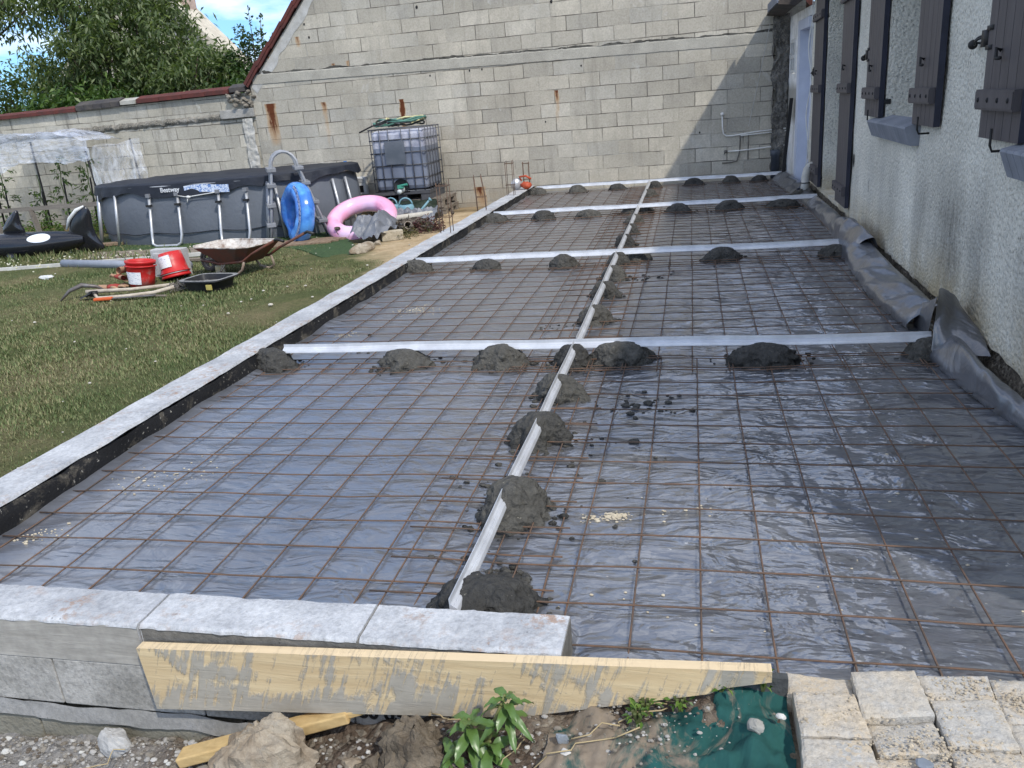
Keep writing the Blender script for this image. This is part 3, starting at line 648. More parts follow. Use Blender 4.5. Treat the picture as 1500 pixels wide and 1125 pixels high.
cap(-10.5, -9.62, 1.775, SLT, 5, 'coping_slate', .13); cap(-9.6, -9.3, 1.79, m_concrete('bare_coping', (.45, .44, .39), (.3, .28, .24)), 1, 'coping_block', .09); cap(-7.5, -7.2, 1.80, SLT, 1, 'coping_slate', .11)
PALE = m_concrete('pale_render', (.56, .545, .50), (.42, .40, .35), 7, .6, .02)
b = MB(); b.grid(lambda u, v: V(-7.36+.19*u+.03*fbm(v*7, u*3), 13.075+.02*fbm(u*4, v*22), -.4+1.78*v), 10, 110); b.build('pillar', PALE, t, True)
b = MB(); b.box2((-7.75, 13.06, 1.40), (-7.12, 13.13, 1.54)); b.build('lintel', CONCG, t, bevel=.008)
b = MB()
for k in range(26): b.rock((-7.45+random.gauss(.12, .12), 13.06+random.uniform(-.03, .05), 1.58+random.uniform(0, .22)), (.05, .05, .035), .4, 6, k, 1)
b.build('rubble_stone', m_concrete('old_rubble', (.30, .27, .22), (.13, .115, .095), 7, .6, .02), t)

# ------------------------------------------------------------------ house on the right
aH = -math.atan(.0245)
hs = thing('house', 'house with rough pale plaster wall and dark slatted shutters along the right side', 'house', (1.23, 0, -.15), aH)
OZ = .15
def hpart(b, name, mat, par=None, smooth=False, bevel=0):
    b.v = [(v[0], v[1], v[2]+OZ) for v in b.v]; return b.build(name, mat, par or hs, smooth, world=False, bevel=bevel)
ZT = 2.6; b = MB()
def seg(y0, y1, z0, z1):   # a wall face with its reveals handled separately
    ny = max(2, int((y1-y0)/.05)); nzv = max(2, int((z1-z0)/.05))
    b.grid(lambda u, v: V(.006*fbm((y0+(y1-y0)*u)*3, (z0+(z1-z0)*v)*3), y0+(y1-y0)*u, z0+(z1-z0)*v+((.018*fbm((y0+(y1-y0)*u)*6, 2)+.01*fbm((y0+(y1-y0)*u)*25, 5)) +.03 if (v == 0 and z0 < 0) else 0)), ny, nzv)
OP = [(2.93, 3.64, .90, 2.1), (5.58, 6.60, .92, 2.1), (8.64, 9.96, .04, 2.1)]
yy = 1.6
for (a, c, z0, z1) in OP:
    seg(yy, a, -.03, ZT); seg(a, c, z1, ZT); seg(a, c, -.03, z0); yy = c
    for (p, q) in ((a, 0), (c, 1)): b.grid(lambda u, v, p=p: V(.30*u, p, z0+(z1-z0)*v), 8, 30)
    b.grid(lambda u, v: V(.30*u, a+(c-a)*v, z1), 4, 4); b.grid(lambda u, v: V(.30*u, a+(c-a)*v, z0), 4, 4)
seg(yy, 11.45, -.03, ZT); b.grid(lambda u, v: V(.01+6*u, 1.6, -.03+(ZT+.03)*v), 60, 30); b.grid(lambda u, v: V(.01+6*u, 11.45, -.03+(ZT+.03)*v), 20, 30)
hpart(b, 'wall', PLAS, smooth=False)
b = MB(); b.grid(lambda u, v: V(.022-.03*v+.022*fbm(u*60, v*3), 1.62+9.8*u, .03-.2*v), 400, 5); hpart(b, 'footing', m_soil('rough_footing', ((.07, .06, .05), (.17, .15, .12), (.30, .27, .22)), .6), smooth=True)
RT = simple('roof_tile', (.20, .09, .06), .85, (.12, .07, .05), 5, 30, .5, .02)
b = MB(); b.prism([(-.12, 2.26), (6, 5.6), (6, 5.7), (-.16, 2.33)], 1.45, 11.5); hpart(b, 'roof', RT)
b = MB(); b.tube([(-.13, 1.45, 2.24), (-.13, 11.5, 2.24)], .05, 10); hpart(b, 'gutter', simple('zinc', (.3, .31, .33), .5, metal=.4), smooth=True)
WF = simple('white_joinery', (.62, .65, .70), .5, (.52, .55, .6), bump=.1); GL = simple('window_glass', (.03, .04, .05), .06, (.02, .025, .03), bump=0, spec=.7)
for (a, c, z0, z1) in OP:
    b = MB(); mid = (a+c)/2
    for (ya, yb, za, zb) in ((a, a+.07, z0, z1), (c-.07, c, z0, z1), (a+.07, c-.07, z0, z0+.07), (a+.07, c-.07, z1-.07, z1), (mid-.05, mid+.05, z0+.07, z1-.07)): b.box2((.24, ya, za), (.29, yb, zb))
    f = hpart(b, 'door_frame' if z0 < .5 else 'window_frame', WF); f.location = (0, 0, 0)
    b = MB(); b.box2((.262, a+.06, z0+.06), (.268, c-.06, z1-.06)); b.v = [(v[0], v[1], v[2]+OZ) for v in b.v]; b.build('glass', GL, f, world=False)
SHM = NT('shutter_paint'); SHC = SHM.fin(SHM.mix(SHM.ramp(SHM.noise(3, 5, .6, SHM.map((1, 6, .6))), (.35, 0.0), (.65, 1.0)), (.064, .058, .062), (.090, .082, .087)), .55, SHM.bump(SHM.noise(30, 4, .6, SHM.map((1, 4, .4))), .3, .003), spec=.35)
SHD = simple('shutter_edge', (.030, .034, .055), .5, (.02, .022, .035), bump=.1)
def shutter(y0, y1, z0, z1, bars, label=None, inner=None, hinge=None):
    n = max(4, round((y1-y0)/.105)); w = (y1-y0)/n; b = MB()
    for i in range(n): b.box2((-.076, y0+w*i+.0025, z0), (-.046, y0+w*(i+1)-.0025, z1))
    b.box2((-.070, y0+.004, z0+.004), (-.050, y1-.004, z1-.004))
    s = hpart(b, 'shutter', SHC); s.location.x = .031
    if label: s['label'] = label
    def sub(b, name, mat, sm=False): b.v = [(v[0], v[1], v[2]+OZ) for v in b.v]; return b.build(name, mat, s, sm, world=False)
    for zb in bars:
        b = MB(); b.prism([(-.077, zb-.045), (-.108, zb-.04), (-.108, zb+.035), (-.100, zb+.045), (-.077, zb+.045)], y0+.012, y1-.012) if False else b.box2((-.106, y0+.012, zb-.042), (-.077, y1-.012, zb+.042))
        b.box2((-.110, y0+.016, zb-.034), (-.1065, y1-.016, zb+.034))
        q = sub(b, 'batten', SHC)
        for i in range(4): sub(MB().blob((-.111, y0+(y1-y0)*(i+.5)/4, zb), (.006, .011, .011), .1, 1, 0, 8, 6), 'bolt', BLACK, True)
    b = MB(); b.box2((-.078, y0-.006, z0+.002), (-.044, y0+.0005, z1-.002)); sub(b, 'edge_strip', SHD)
    if hinge is not None:
        for zh in (z0+.09, z1-.25): sub(MB().box2((-.044, hinge-.03, zh), (-.002, hinge+.03, zh+.035)) or MB(), 'hinge', BLACK)
    # latch hook on the board and turn-button foot below it
    ym = (y0+y1)/2
    b = MB(); b.tube([(-.08, ym+.05, z0+.36 if z0 > .5 else 1.32), (-.10, ym+.05, (z0+.36 if z0 > .5 else 1.32)+.01), (-.105, ym+.03, (z0+.36 if z0 > .5 else 1.32)-.03), (-.10, ym-.01, (z0+.36 if z0 > .5 else 1.32)-.03)], .008, 6); sub(b, 'hook', BLACK, True)
    if z0 > .5:
        b = MB(); b.tube([(0, ym, z0-.045), (-.09, ym, z0-.045), (-.10, ym, z0-.02), (-.10, ym, z0+.05)], .006, 6); b.tube([(-.02, ym-.08, z0-.05), (-.02, ym+.02, z0-.05)], .007, 6); sub(b, 'stay', BLACK, True)
    return s
shutter(3.68, 4.20, .905, 2.1, (1.07, 1.85), 'shutter nearest the camera, with an iron scroll catch', hinge=3.68)
shutter(2.36, 2.90, .905, 2.1, (1.07, 1.85), hinge=2.90)
shutter(5.02, 5.54, .915, 2.1, (1.08, 1.85), 'shutter just beyond the brick sill end', hinge=5.54)
shutter(6.62, 7.20, .92, 2.1, (1.09, 1.85), hinge=6.62)
shutter(7.94, 8.60, .09, 2.1, (.24, 1.13, 1.9), 'tall door shutter on the near side', hinge=8.60)
shutter(10.0, 10.80, .06, 2.1, (.24, 1.13, 1.9), 'tall door shutter beside the outbuilding', hinge=10.0)
SILL = NT('painted_brick_sill'); sxx, syy, szz = SILL.sep()
SILLM = SILL.fin(SILL.mix(SILL.ramp(SILL.noise(6, 5), (.35, 0.0), (.65, 1.0)), (.19, .205, .235), (.25, .265, .30)), .75, SILL.bump(SILL.noise(30, 5, .7), .6, .006))
for (y0, y1, z) in ((5.50, 6.80, .900), (2.78, 3.74, .885)):
    b = MB(); n = round((y1-y0)/.082); w = (y1-y0)/n
    for i in range(n): b.prism([(.05, z-.115), (-.052, z-.112), (-.090, z-.010), (-.086, z+.001), (.05, z+.034)], y0+w*i+.002, y0+w*(i+1)-.002)
    b.prism([(.04, z-.110), (-.047, z-.107), (-.084, z-.012), (-.080, z-.005), (.04, z+.029)], y0+.003, y1-.003)
    # prism in xz along y
    hpart(b, 'window_sill', SILLM)
for (yc, zc) in ((4.235, 1.325), (7.235, 1.37), (4.93, 1.95), (10.86, 1.32)):
    b = MB(); b.box2((-.05, yc-.03, zc-.035), (0, yc+.05, zc+.035)); b.box2((-.05, yc-.10, zc-.05), (-.04, yc-.02, zc-.03)); b.box2((-.05, yc-.10, zc+.03), (-.04, yc-.02, zc+.05))
    for k in range(3):
        a = 2*PI*k/3; b.tube([(-.03+.022*math.sin(PI*i/8)*math.cos(a+i*.3), yc+.05+.17*i/8, zc-.012*i/8+.022*math.sin(PI*i/8)*math.sin(a+i*.3)) for i in range(9)], .0055, 5)
    b.blob((-.03, yc+.245, zc-.016), (.022, .022, .022), 0, 1, 0, 10, 8)
    hpart(b, 'scroll_catch', BLACK, smooth=True)
b = MB(); b.tube([(-.012, 7.02, .34), (-.014, 7.0, .45)], .001, 4); b.blob((-.004, 7.85, .52), (.004, .018, .06), .2, 2, 1, 10, 8); hpart(b, 'plaster_chip', BLACK, smooth=True)
b = MB()
b.tube([(-.06+.02*math.sin(i*.8), 11.12+.04*math.sin(i*.5), 2.2-.1*i) for i in range(21)], .007, 5); b.tube([(-.05+.015*math.sin(i*.6+1), 11.02+.03*math.sin(i*.7), 2.2-.1*i) for i in range(20)], .006, 5); hpart(b, 'cable', WHITE, smooth=True)

# ------------------------------------------------------------------ outbuilding between house and gable wall
t = thing('outbuilding', 'small white outbuilding with pale blue door frame in the far right corner', 'outbuilding', (1.42, 12.3, -.1))
OBP = NT('patchy_whitewash'); z = OBP.sep()[2]
lowp = OBP.math('MULTIPLY', OBP.math('MULTIPLY', OBP.math('SUBTRACT', z, .75), 8.0, clamp=True), OBP.math('MULTIPLY', OBP.math('SUBTRACT', 1.35, z), 8.0, clamp=True))
OBM = OBP.fin(OBP.mix(OBP.math('MULTIPLY', lowp, .95), OBP.mix(OBP.ramp(OBP.noise(4, 6, .7), (.45, 0.0), (.55, 1.0)), (.84, .84, .83), (.68, .68, .66)), OBP.mix(OBP.noise(5, 5), (.26, .25, .22), (.40, .385, .34))), .9, OBP.bump(OBP.noise(20, 5, .7), .6, .01))
def oby(Y): return 1.405+(13.05-Y)*.045
def obw(y0, y1, z0, z1, d0=0.0, d1=.3):
    return [(oby(y0)+d0, y0, z0), (oby(y1)+d0, y1, z0), (oby(y1)+d0, y1, z1), (oby(y0)+d0, y0, z1), (oby(y0)+d1, y0, z0), (oby(y1)+d1, y1, z0), (oby(y1)+d1, y1, z1), (oby(y0)+d1, y0, z1)]
BF = [(0, 1, 2, 3), (7, 6, 5, 4), (0, 4, 5, 1), (3, 2, 6, 7), (1, 5, 6, 2), (0, 3, 7, 4)]
b = MB()
for a in ((12.22, 13.08, -.15, 1.34), (12.22, 13.08, 1.79, 2.10), (12.22, 12.50, 1.34, 1.79), (12.88, 13.08, 1.34, 1.79), (11.40, 12.22, 1.99, 2.10)): b.add(obw(*a), BF)
b.build('wall', OBM, t)
b = MB()
for a in ((12.51, 12.55, 1.35, 1.78), (12.83, 12.87, 1.35, 1.78), (12.55, 12.83, 1.35, 1.39), (12.55, 12.83, 1.74, 1.78), (12.55, 12.83, 1.54, 1.58), (12.67, 12.70, 1.39, 1.74)): b.add(obw(*a, -.012, .012), BF)
wf = b.build('window_frame', WHITE, t)
b = MB(); b.add(obw(12.53, 12.85, 1.37, 1.76, .004, .008), BF); b.build('pane', GL, wf)
BLU = simple('pale_blue_paint', (.56, .60, .70), .6, (.48, .52, .62), 4, 40, .2)
b = MB(); b.add(obw(12.06, 12.215, -.1, 1.98, -.02, .2), BF); b.add(obw(11.45, 12.06, 1.86, 1.98, -.02, .1), BF); b.add(obw(11.42, 12.05, -.1, 1.85, .12, .16), BF); b.build('door_frame', BLU, t)
RUB = m_soil('rubble_masonry', ((.09, .086, .08), (.18, .172, .158), (.30, .29, .265)), .4)
b = MB(); b.grid(lambda u, v: V(1.24+.155*u-.05*(1-u)*(1+fbm(v*7, 1, 2))-.02*fbm(v*22, 4), 12.99+.04*fbm(u*5, v*24), -.1+2.25*v), 12, 120); b.grid(lambda u, v: V(1.21-.02+.03*fbm(v*20, u), 12.99+.12*u, -.1+2.25*v), 4, 100); b.build('rubble_pillar', RUB, t, True)
b = MB(); b.prism([(1.08, 2.15), (1.10, 2.20), (2.4, 2.95), (2.4, 2.88), (1.3, 2.12)], 11.42, 13.06); b.build('roof', simple('dark_eaves', (.045, .04, .038), .9, (.09, .075, .065), 7, 40, .6, .01), t)
b = MB(); b.bar((1.075, 11.42, 2.215), (1.075, 12.7, 2.215), .02, .10); b.build('fascia', simple('blue_grey_board', (.17, .19, .24), .6, (.13, .15, .19)), t)
t = thing('leaning_bar', 'black steel bar leaning against the outbuilding wall', 'steel bar', (1.3, 12.45, -.1)); b = MB(); b.bar((1.30, 12.45, -.10), (1.385, 12.40, 1.02), .045, .045, (1, 0, 0)); b.build('bar', BLACK, t)
t = thing('drain_stub', 'short dark grey drain pipe standing at the foot of the block wall', 'drain pipe', (1.24, 12.93, -.1)); b = MB(); b.lathe([(.062, -.1), (.062, .22), (.072, .225), (.072, .30), (.050, .305), (.05, .25)], 20, (1.24, 12.93, 0)); b.build('pipe', simple('dark_grey_pvc', (.07, .08, .10), .5, (.05, .06, .075)), t, True)
t = thing('drain_elbow', 'bent white plastic drain pipe coming out beside the door shutter', 'drain pipe', (1.37, 10.4, -.1))
b = MB(); b.tube([(1.50, 10.60, .26), (1.42, 10.57, .25), (1.385, 10.54, .21), (1.365, 10.5, .14), (1.36, 10.49, .05), (1.355, 10.47, -.06)], [.05, .05, .05, .05, .05, .052], 14); b.build('pipe', simple('grubby_white_pvc', (.55, .54, .50), .55, (.40, .39, .35)), t, True)
b = MB(); b.tube([(1.36, 10.49, .062), (1.36, 10.49, .072)], .056, 14); b.build('collar', BLACK, t)
b = MB(); b.blob((1.35, 10.45, -.10), (.15, .13, .11), .4, 2, 2, 24, 14); b.build('mortar_base', MORT, t, True)
t = thing('water_pipes', 'thin white water pipes fixed on the shaded corner of the block wall', 'water pipes', (.9, 13.05, .3))
P = simple('chalky_pipe', (.78, .77, .73), .6, (.62, .61, .57), bump=.1); Y = 13.07
b = MB(); b.tube([(.48, Y, .84), (.485, Y, .68), (.50, Y, .58), (.54, Y, .545), (.62, Y, .54), (.95, Y, .575), (1.42, 13.0, .60)], .011, 7); b.blob((.48, Y-.01, .86), (.028, .02, .028), 0, 1, 0, 10, 8); b.tube([(.75, Y, .535), (1.0, Y, .545), (1.42, 13.0, .565)], .010, 7); b.tube([(.55, Y, .315), (.9, Y, .325), (1.42, 13.0, .365)], .011, 7); b.tube([(1.25, Y, .9), (1.25, Y, .34)], .008, 6); b.build('supply_pipe', P, t, True)
b = MB(); b.tube([(.745, Y, .53), (.735, Y, .3), (.70, Y, .17), (.62, Y, .155), (.48, Y, .15)], .010, 6); b.tube([(.86, Y, .54), (.86, Y, .18)], .008, 6); b.blob((.53, Y-.02, .32), (.03, .025, .025), .2, 2, 1, 8, 6); b.tube([(.53, Y-.02, .33), (.51, Y-.03, .28)], .008, 5); b.build('tap', simple('dull_brass', (.16, .15, .13), .6), t, True)
tag(MB().tube([(1.13, 12.98, 2.05), (1.08, 13.0, 1.75), (.86, 13.05, .66)], .0045, 5).build('cord', simple('pale_cord', (.5, .49, .46), .8)), 'thin pale cord hanging slantwise from the outbuilding eaves across the block wall', 'cord')

# ------------------------------------------------------------------ above-ground pool
GZ = -.30
t = thing('pool', 'oval above ground pool with grey liner, metal legs and dark cover', 'pool', (-7.0, 11.65, GZ))
PA, PB, PE = 2.02, 1.18, 2.5
def pth(u, k=1.0, dz=0):
    a = 2*PI*u; c, s = math.cos(a), math.sin(a)
    return V(-7.0+PA*k*math.copysign(abs(c)**(2/PE), c), 11.68+PB*k*math.copysign(abs(s)**(2/PE), s), dz)
LIN = simple('grey_pool_liner', (.145, .16, .185), .5, (.115, .128, .15), 1.2, 18, .35, bd=.02)
b = MB(); b.grid(lambda u, v: pth(u, .985+.025*math.sin(PI*v)*(1+.25*math.sin(u*2*PI*19)), GZ+.84*v)+V(0, 0, 0), 160, 14, True); b.build('liner', LIN, t, True)
b = MB(); b.tube([pth(i/120, 1.012+.004*math.sin(i), GZ+.17+.012*math.sin(i*.9)) for i in range(120)], .007, 6, closed=True); b.build('strap', simple('dark_strap', (.03, .035, .045), .6), t, True)
COV = simple('navy_pool_cover', (.014, .017, .026), .55, (.024, .028, .038), 3, 12, .5, bd=.02)
def cov(u, v):
    if v < .5:
        k = v*2; p = pth(u, 1.02*k); z = .575+.035*(1-k)*(fbm(p.x*1.1, p.y*1.3, 2)+.2)+.012*ridge(p.x*3, p.y*3, 1, 2)*(.3+k*.7)
        if p.x > -5.7: z += .03*(p.x+5.7)
        return V(p.x, p.y, z)
    k = (v-.5)*2; p = pth(u, 1.02+.012*k+.008*math.sin(u*170)*k)
    return V(p.x, p.y, .575-.16*k*(1+.25*math.sin(u*2*PI*7)+.12*math.sin(u*2*PI*17)) + (.03*(p.x+5.7) if p.x > -5.7 else 0)*(1-k) + (.07*k if p.x > -5.8 else 0))
b = MB(); b.grid(cov, 200, 24, True); b.build('cover', COV, t, True)
b = MB(); b.tube([pth(i/90, 1.0, .535) for i in range(90)], .028, 8, closed=True); b.build('top_rail', simple('white_frame_rail', (.5, .52, .56), .4), t, True)
def leg_pair(x0, x1, y, spread=.14, u=True):
    b = MB(); zt = .42
    if u: b.tube([(x0, y, zt), (x0-.01, y-spread*.75, GZ+.16), (x0, y-spread, GZ+.05), (x0+.06, y-spread-.01, GZ+.015), (x1-.06, y-spread-.01, GZ+.015), (x1, y-spread, GZ+.05), (x1+.01, y-spread*.75, GZ+.16), (x1, y, zt)], .021, 8)
    o = b.build('leg', GALV, t, True)
    for x in (x0, x1):
        c = MB(); c.box((x, y-.045, .28), (.075, .05, .03)); c.build('clip', BLKP, o); c = MB(); c.box((x, y-.015, zt), (.06, .06, .05)); c.build('bracket', simple('grey_clip', (.25, .26, .28), .5), o)
    return o
leg_pair(-7.58, -7.12, 10.49); leg_pair(-6.47, -6.04, 10.49)
for ang_ in (238, 218, 200, 186, 305, 322, 340, 352):
    p = pth(ang_/360, 1.02, .44); q = pth(ang_/360, 1.075, GZ+.01); b = MB(); b.tube([p, q], .021, 8); b.build('leg', GALV, t, True)
b = MB(); b.tube([(-7.12, 10.46, .40), (-6.98, 10.45, .375), (-6.88, 10.45, .375), (-6.6, 10.455, .40), (-6.47, 10.46, .415)], .0075, 5); b.blob((-6.92, 10.44, .37), (.035, .02, .022), .3, 3, 1, 10, 7); b.tube([(-6.93, 10.44, .37), (-6.95, 10.43, .29)], .008, 5); b.build('tie_rope', WHITE, t, True)
b = MB(); b.grid(lambda u, v: V(-6.98+.70*u, 10.462-.0+.012*math.sin(u*3), .415+.105*v+.012*math.sin(u*5)-.0), 20, 3)
LB = NT('blue_print_label'); lx, ly, lz = LB.sep(); LBM = LB.fin(LB.mix(LB.ramp(LB.noise(60, 2, .5, LB.map((1, 1, .7))), (.42, 0.0), (.52, 1.0)), (.13, .24, .52), (.62, .68, .78)), .5)
b.build('warning_label', LBM, t, True)
def text(name, s, size, M4, mat, parent, ext=.001, off=0.0, sx=1.0):
    cu = bpy.data.curves.new('lettering', 'FONT'); cu.body = s; cu.size = size; cu.extrude = ext; cu.offset = off
    o = bpy.data.objects.new('lettering_source', cu); C.objects.link(o); bpy.context.view_layer.update()
    me = bpy.data.meshes.new_from_object(o.evaluated_get(bpy.context.evaluated_depsgraph_get()))
    bpy.data.objects.remove(o); L = parent_loc(parent)
    for v in me.vertices: v.co = (M4 @ V(v.co.x*sx, v.co.y, v.co.z))-L
    me.materials.clear(); me.materials.append(mat); q = bpy.data.objects.new(name, me); C.objects.link(q); q.parent = parent; return q
text('lettering', 'Bestway', .092, Matrix.Translation((-7.36, 10.458, .455)) @ Matrix.Rotation(PI/2, 4, 'X'), simple('white_print', (.8, .82, .85), .5, bump=0), t, .002, .0012)

t = thing('pool_ladder', 'grey A-frame pool ladder with arched rails standing before the pool', 'ladder', (-5.3, 10.4, GZ))
LM = simple('grey_ladder_tube', (.36, .37, .39), .45, (.28, .29, .31), 9, 40, .1, metal=.2); LS = simple('grey_ladder_step', (.24, .25, .27), .6, bump=.2)
Pl, Pr, Pt = V(-5.60, 10.14, GZ), V(-4.84, 10.42, GZ), V(-5.27, 10.3, .93); Wd = V(-.20, .34, 0)
for k in (0, 1):
    o = Wd*k; a = Pl+o; c = Pr+o; tp = Pt+o; q1 = a.lerp(tp, .82)+V(-.035, 0, .02); q2 = c.lerp(tp, .82)+V(.06, .01, .0)
    q1 = V(-5.455, 10.22, .70)+o; q2 = V(-5.12, 10.32, .70)+o; b = MB(); b.tube([a, a.lerp(q1, .5), q1]+[q1.lerp(q2, .5-.5*math.cos(PI*i/8))+V(0, 0, .19*math.sin(PI*i/8)) for i in range(1, 8)]+[q2, c.lerp(q2, .5), c], .019, 8); b.build('rail', LM, t, True)
    b = MB(); b.tube([a+V(-.07, .05, 0), a.lerp(q1, .8)+V(-.06, .03, 0)], .017, 8); b.build('rail', LM, t, True)
for f in (.22, .45, .68, .86):
    p = Pl.lerp(V(-5.455, 10.22, .70), f*1.12); b = MB(); b.bar(p-Wd*.10, p+Wd*1.10, .12, .055); b.build('step', LS, t, bevel=.008)
    p = Pr.lerp(V(-5.12, 10.32, .70), f*1.12); b = MB(); b.bar(p-Wd*.10, p+Wd*1.10, .12, .045); b.build('step', LS, t, bevel=.008)

def torus(c, R0, r, m, nu=48, nv=18, fn=None):
    b = MB()
    def g(u, v):
        a, q = 2*PI*u, 2*PI*v; rr = r*(1 if fn is None else fn(u, v)); p = V((R0+rr*math.cos(q))*math.cos(a), (R0+rr*math.cos(q))*math.sin(a), rr*math.sin(q)); return m @ p+Vector(c)
    return b.grid(g, nu, nv, True)
t = thing('swim_ring', 'blue inflatable swim ring standing on edge against the pool ladder', 'swim ring', (-5.2, 10.3, GZ))
BLR = NT('blue_vinyl'); sx, sy, sz = BLR.sep()
BLRM = BLR.fin(BLR.mix(BLR.ramp(BLR.noise(2.5, 4, .6), (.45, 0.0), (.55, 1.0)), (.05, .19, .60), (.11, .36, .85)), .22, BLR.bump(BLR.noise(6, 3), .25, .02), spec=.6)
mR = Euler((R(80), R(-6), R(-42))).to_matrix()
torus((-5.22, 10.28, .07), .30, .125, mR, fn=lambda u, v: (1+.05*math.sin(u*40))*(.45+.55*min(1, abs(u-.62)*6)) if abs(u-.62) < .17 else 1+.03*math.sin(u*50)).build('ring', BLRM, t, True)
b = MB()
for i in range(2):
    b.grid(lambda u, v: mR @ V((.365+.045*v)*math.cos(-1.3+2.4*u), (.365+.045*v)*math.sin(-1.3+2.4*u), .113-.012*v+.004)+V(-5.22, 10.28, .07), 30, 3)
PRT = NT('printed_band'); b.build('printed_band', PRT.fin(PRT.mix(PRT.ramp(PRT.noise(38, 2), (.5, 0.0), (.56, 1.0)), (.50, .57, .70), (.10, .15, .35)), .4), t, True)
t = thing('swim_ring', 'pearly pink inflatable swim ring lying tilted on the debris', 'swim ring', (-4.6, 10.6, GZ))
PK = NT('pink_pearl_vinyl'); PKM = PK.fin(PK.mix(PK.ramp(PK.noise(2.2, 3, .5), (.40, 0.0), (.6, 1.0)), (.86, .36, .54), (.80, .56, .76)), .25, PK.bump(PK.noise(5, 4, .6), .3, .03), spec=.6, Coat_Weight=.4)
torus((-4.46, 10.66, -.09), .39, .115, Euler((R(25), R(-4), R(12))).to_matrix(), fn=lambda u, v: 1+.03*math.sin(u*60)*math.cos(2*PI*v) if math.cos(2*PI*v) < 0 else 1).build('ring', PKM, t, True)

# ------------------------------------------------------------------ inflatable orca
ORC = NT('orca_vinyl'); x, y, z = ORC.sep()
def ell(cx, cz, rx, rz): 
    a = ORC.math('POWER', ORC.math('DIVIDE', ORC.math('SUBTRACT', x, cx), rx), 2.0); c = ORC.math('POWER', ORC.math('DIVIDE', ORC.math('SUBTRACT', z, cz), rz), 2.0)
    return ORC.math('LESS_THAN', ORC.math('ADD', a, c), 1.0)
pt = ORC.math('MAXIMUM', ell(.20, .29, .17, .055), ell(-.60, .085, .15, .075)); pt = ORC.math('MAXIMUM', pt, ell(-.80, .27, .2, .05))
bl = ell(-.78, .20, .10, .055)
ORM = ORC.fin(ORC.mix(bl, ORC.mix(pt, (.012, .013, .017), (.72, .76, .80)), (.06, .25, .70)), .2, ORC.bump(ORC.noise(5, 3), .15, .02), spec=.6)
t = thing('inflatable_orca', 'black and white inflatable orca lying on planks at the left edge', 'inflatable toy', (-9.18, 9.92, GZ))
t.rotation_euler = (0, 0, R(6))
def orca(u, v):
    s = -.95+1.75*v; a = 2*PI*u
    rr = .20*(max(0, 1-((s+.35)/ (.62 if s < -.35 else 1.22))**2))**(.5 if s < -.35 else .58)+.012
    zc = .185+.05*max(0, s)
    return V(s, rr*math.cos(a)*1.05, zc+rr*math.sin(a)*.92)
b = MB(); b.grid(orca, 28, 40, True); b.build('body', ORM, t, True, world=False)
def fin(pts, th, name, par):   # a lens-shaped fin from an outline fan
    b = MB(); n = len(pts); cx = sum((Vector(p) for p in pts), V(0, 0, 0))/n; nrm = (Vector(pts[1])-Vector(pts[0])).cross(Vector(pts[2])-Vector(pts[0])).normalized()
    vs = [Vector(p) for p in pts]+[cx+(Vector(p)-cx)*.55+nrm*th for p in pts]+[cx+(Vector(p)-cx)*.55-nrm*th for p in pts]+[cx+nrm*th*1.2, cx-nrm*th*1.2]; fs = []
    for i in range(n):
        j = (i+1) % n; fs += [(i, j, n+j, n+i), (j, i, 2*n+i, 2*n+j), (n+i, n+j, 3*n), (2*n+j, 2*n+i, 3*n+1)]
    b.add(vs, fs); o = b.build(name, ORM, par, True, world=False); m = o.modifiers.new('s', 'SUBSURF'); m.levels = m.render_levels = 2; return o
fin([(-.52, 0, .29), (-.44, 0, .47), (-.24, 0, .66), (-.08, 0, .76), (-.13, 0, .58), (-.10, 0, .42), (-.02, 0, .30)], .06, 'dorsal_fin', t)
o = fin([(.50, .02, .12), (.52, 0, .36), (.64, -.02, .58), (.82, -.03, .72), (.97, -.03, .75), (1.0, 0, .62), (.94, .02, .38), (1.0, .03, .15), (1.12, .04, .0), (.9, .04, -.02), (.62, .03, -.02)], .06, 'tail', t)
fin([(-.45, -.16, .10), (-.15, -.34, .02), (.05, -.42, -.01), (-.05, -.32, .03), (-.22, -.15, .14)], .03, 'side_fin', t)
b = MB(); b.tube([(.565, -.03, .37), (.655, -.04, .515), (.79, -.045, .625), (.91, -.04, .675)], [.012, .026, .028, .012], 8); b.build('white_tail_edge', WHITE, t, True, world=False)
WB = m_wood('brown_board', (.16, .11, .075), (.33, .24, .16), (12, 1, 12))
t = thing('timber_planks', 'brown planks lying under the inflatable orca', 'planks', (-9.2, 10.3, GZ))
for i, (y0, x0, x1) in enumerate(((10.02, -10.3, -8.55), (10.18, -10.1, -8.35), (10.34, -9.9, -8.25))):
    b = MB(); b.bar((x0, y0-.05, GZ+.03), (x1, y0+.55, GZ+.035), .13, .03); b.build('plank', WB, t)

# ------------------------------------------------------------------ tomato shelter
t = thing('tomato_shelter', 'makeshift greenhouse of black posts draped with clear plastic film', 'greenhouse', (-10.6, 12.4, -.25))
for (x, y, zt, lx) in ((-11.65, 12.05, 1.22, -.05), (-9.62, 12.05, 1.12, .08), (-9.38, 12.9, 1.22, .07), (-11.5, 12.95, 1.3, 0)):
    b = MB(); b.tube([(x, y, -.3), (x-lx*.5, y, .5), (x-lx, y, zt)], .016, 6); b.build('post', BLACK, t, True)
FILM = m_film('clear_plastic_film', (.70, .75, .86), .22, .56, (1.2, 3, 4)); FILM2 = m_film('thin_clear_film', (.74, .78, .84), .12, .55, (2, 3, 1.2))
def roof(u, v):
    x = -11.75+2.15*u; y = 12.02+.93*v; z = 1.20+.22*math.sin(PI*min(1, u*1.05))+.05*math.sin(u*9)*(1-v)+.05*ridge(u*3, v*1.5, 2, 3)
    return V(x, y, z-.02)
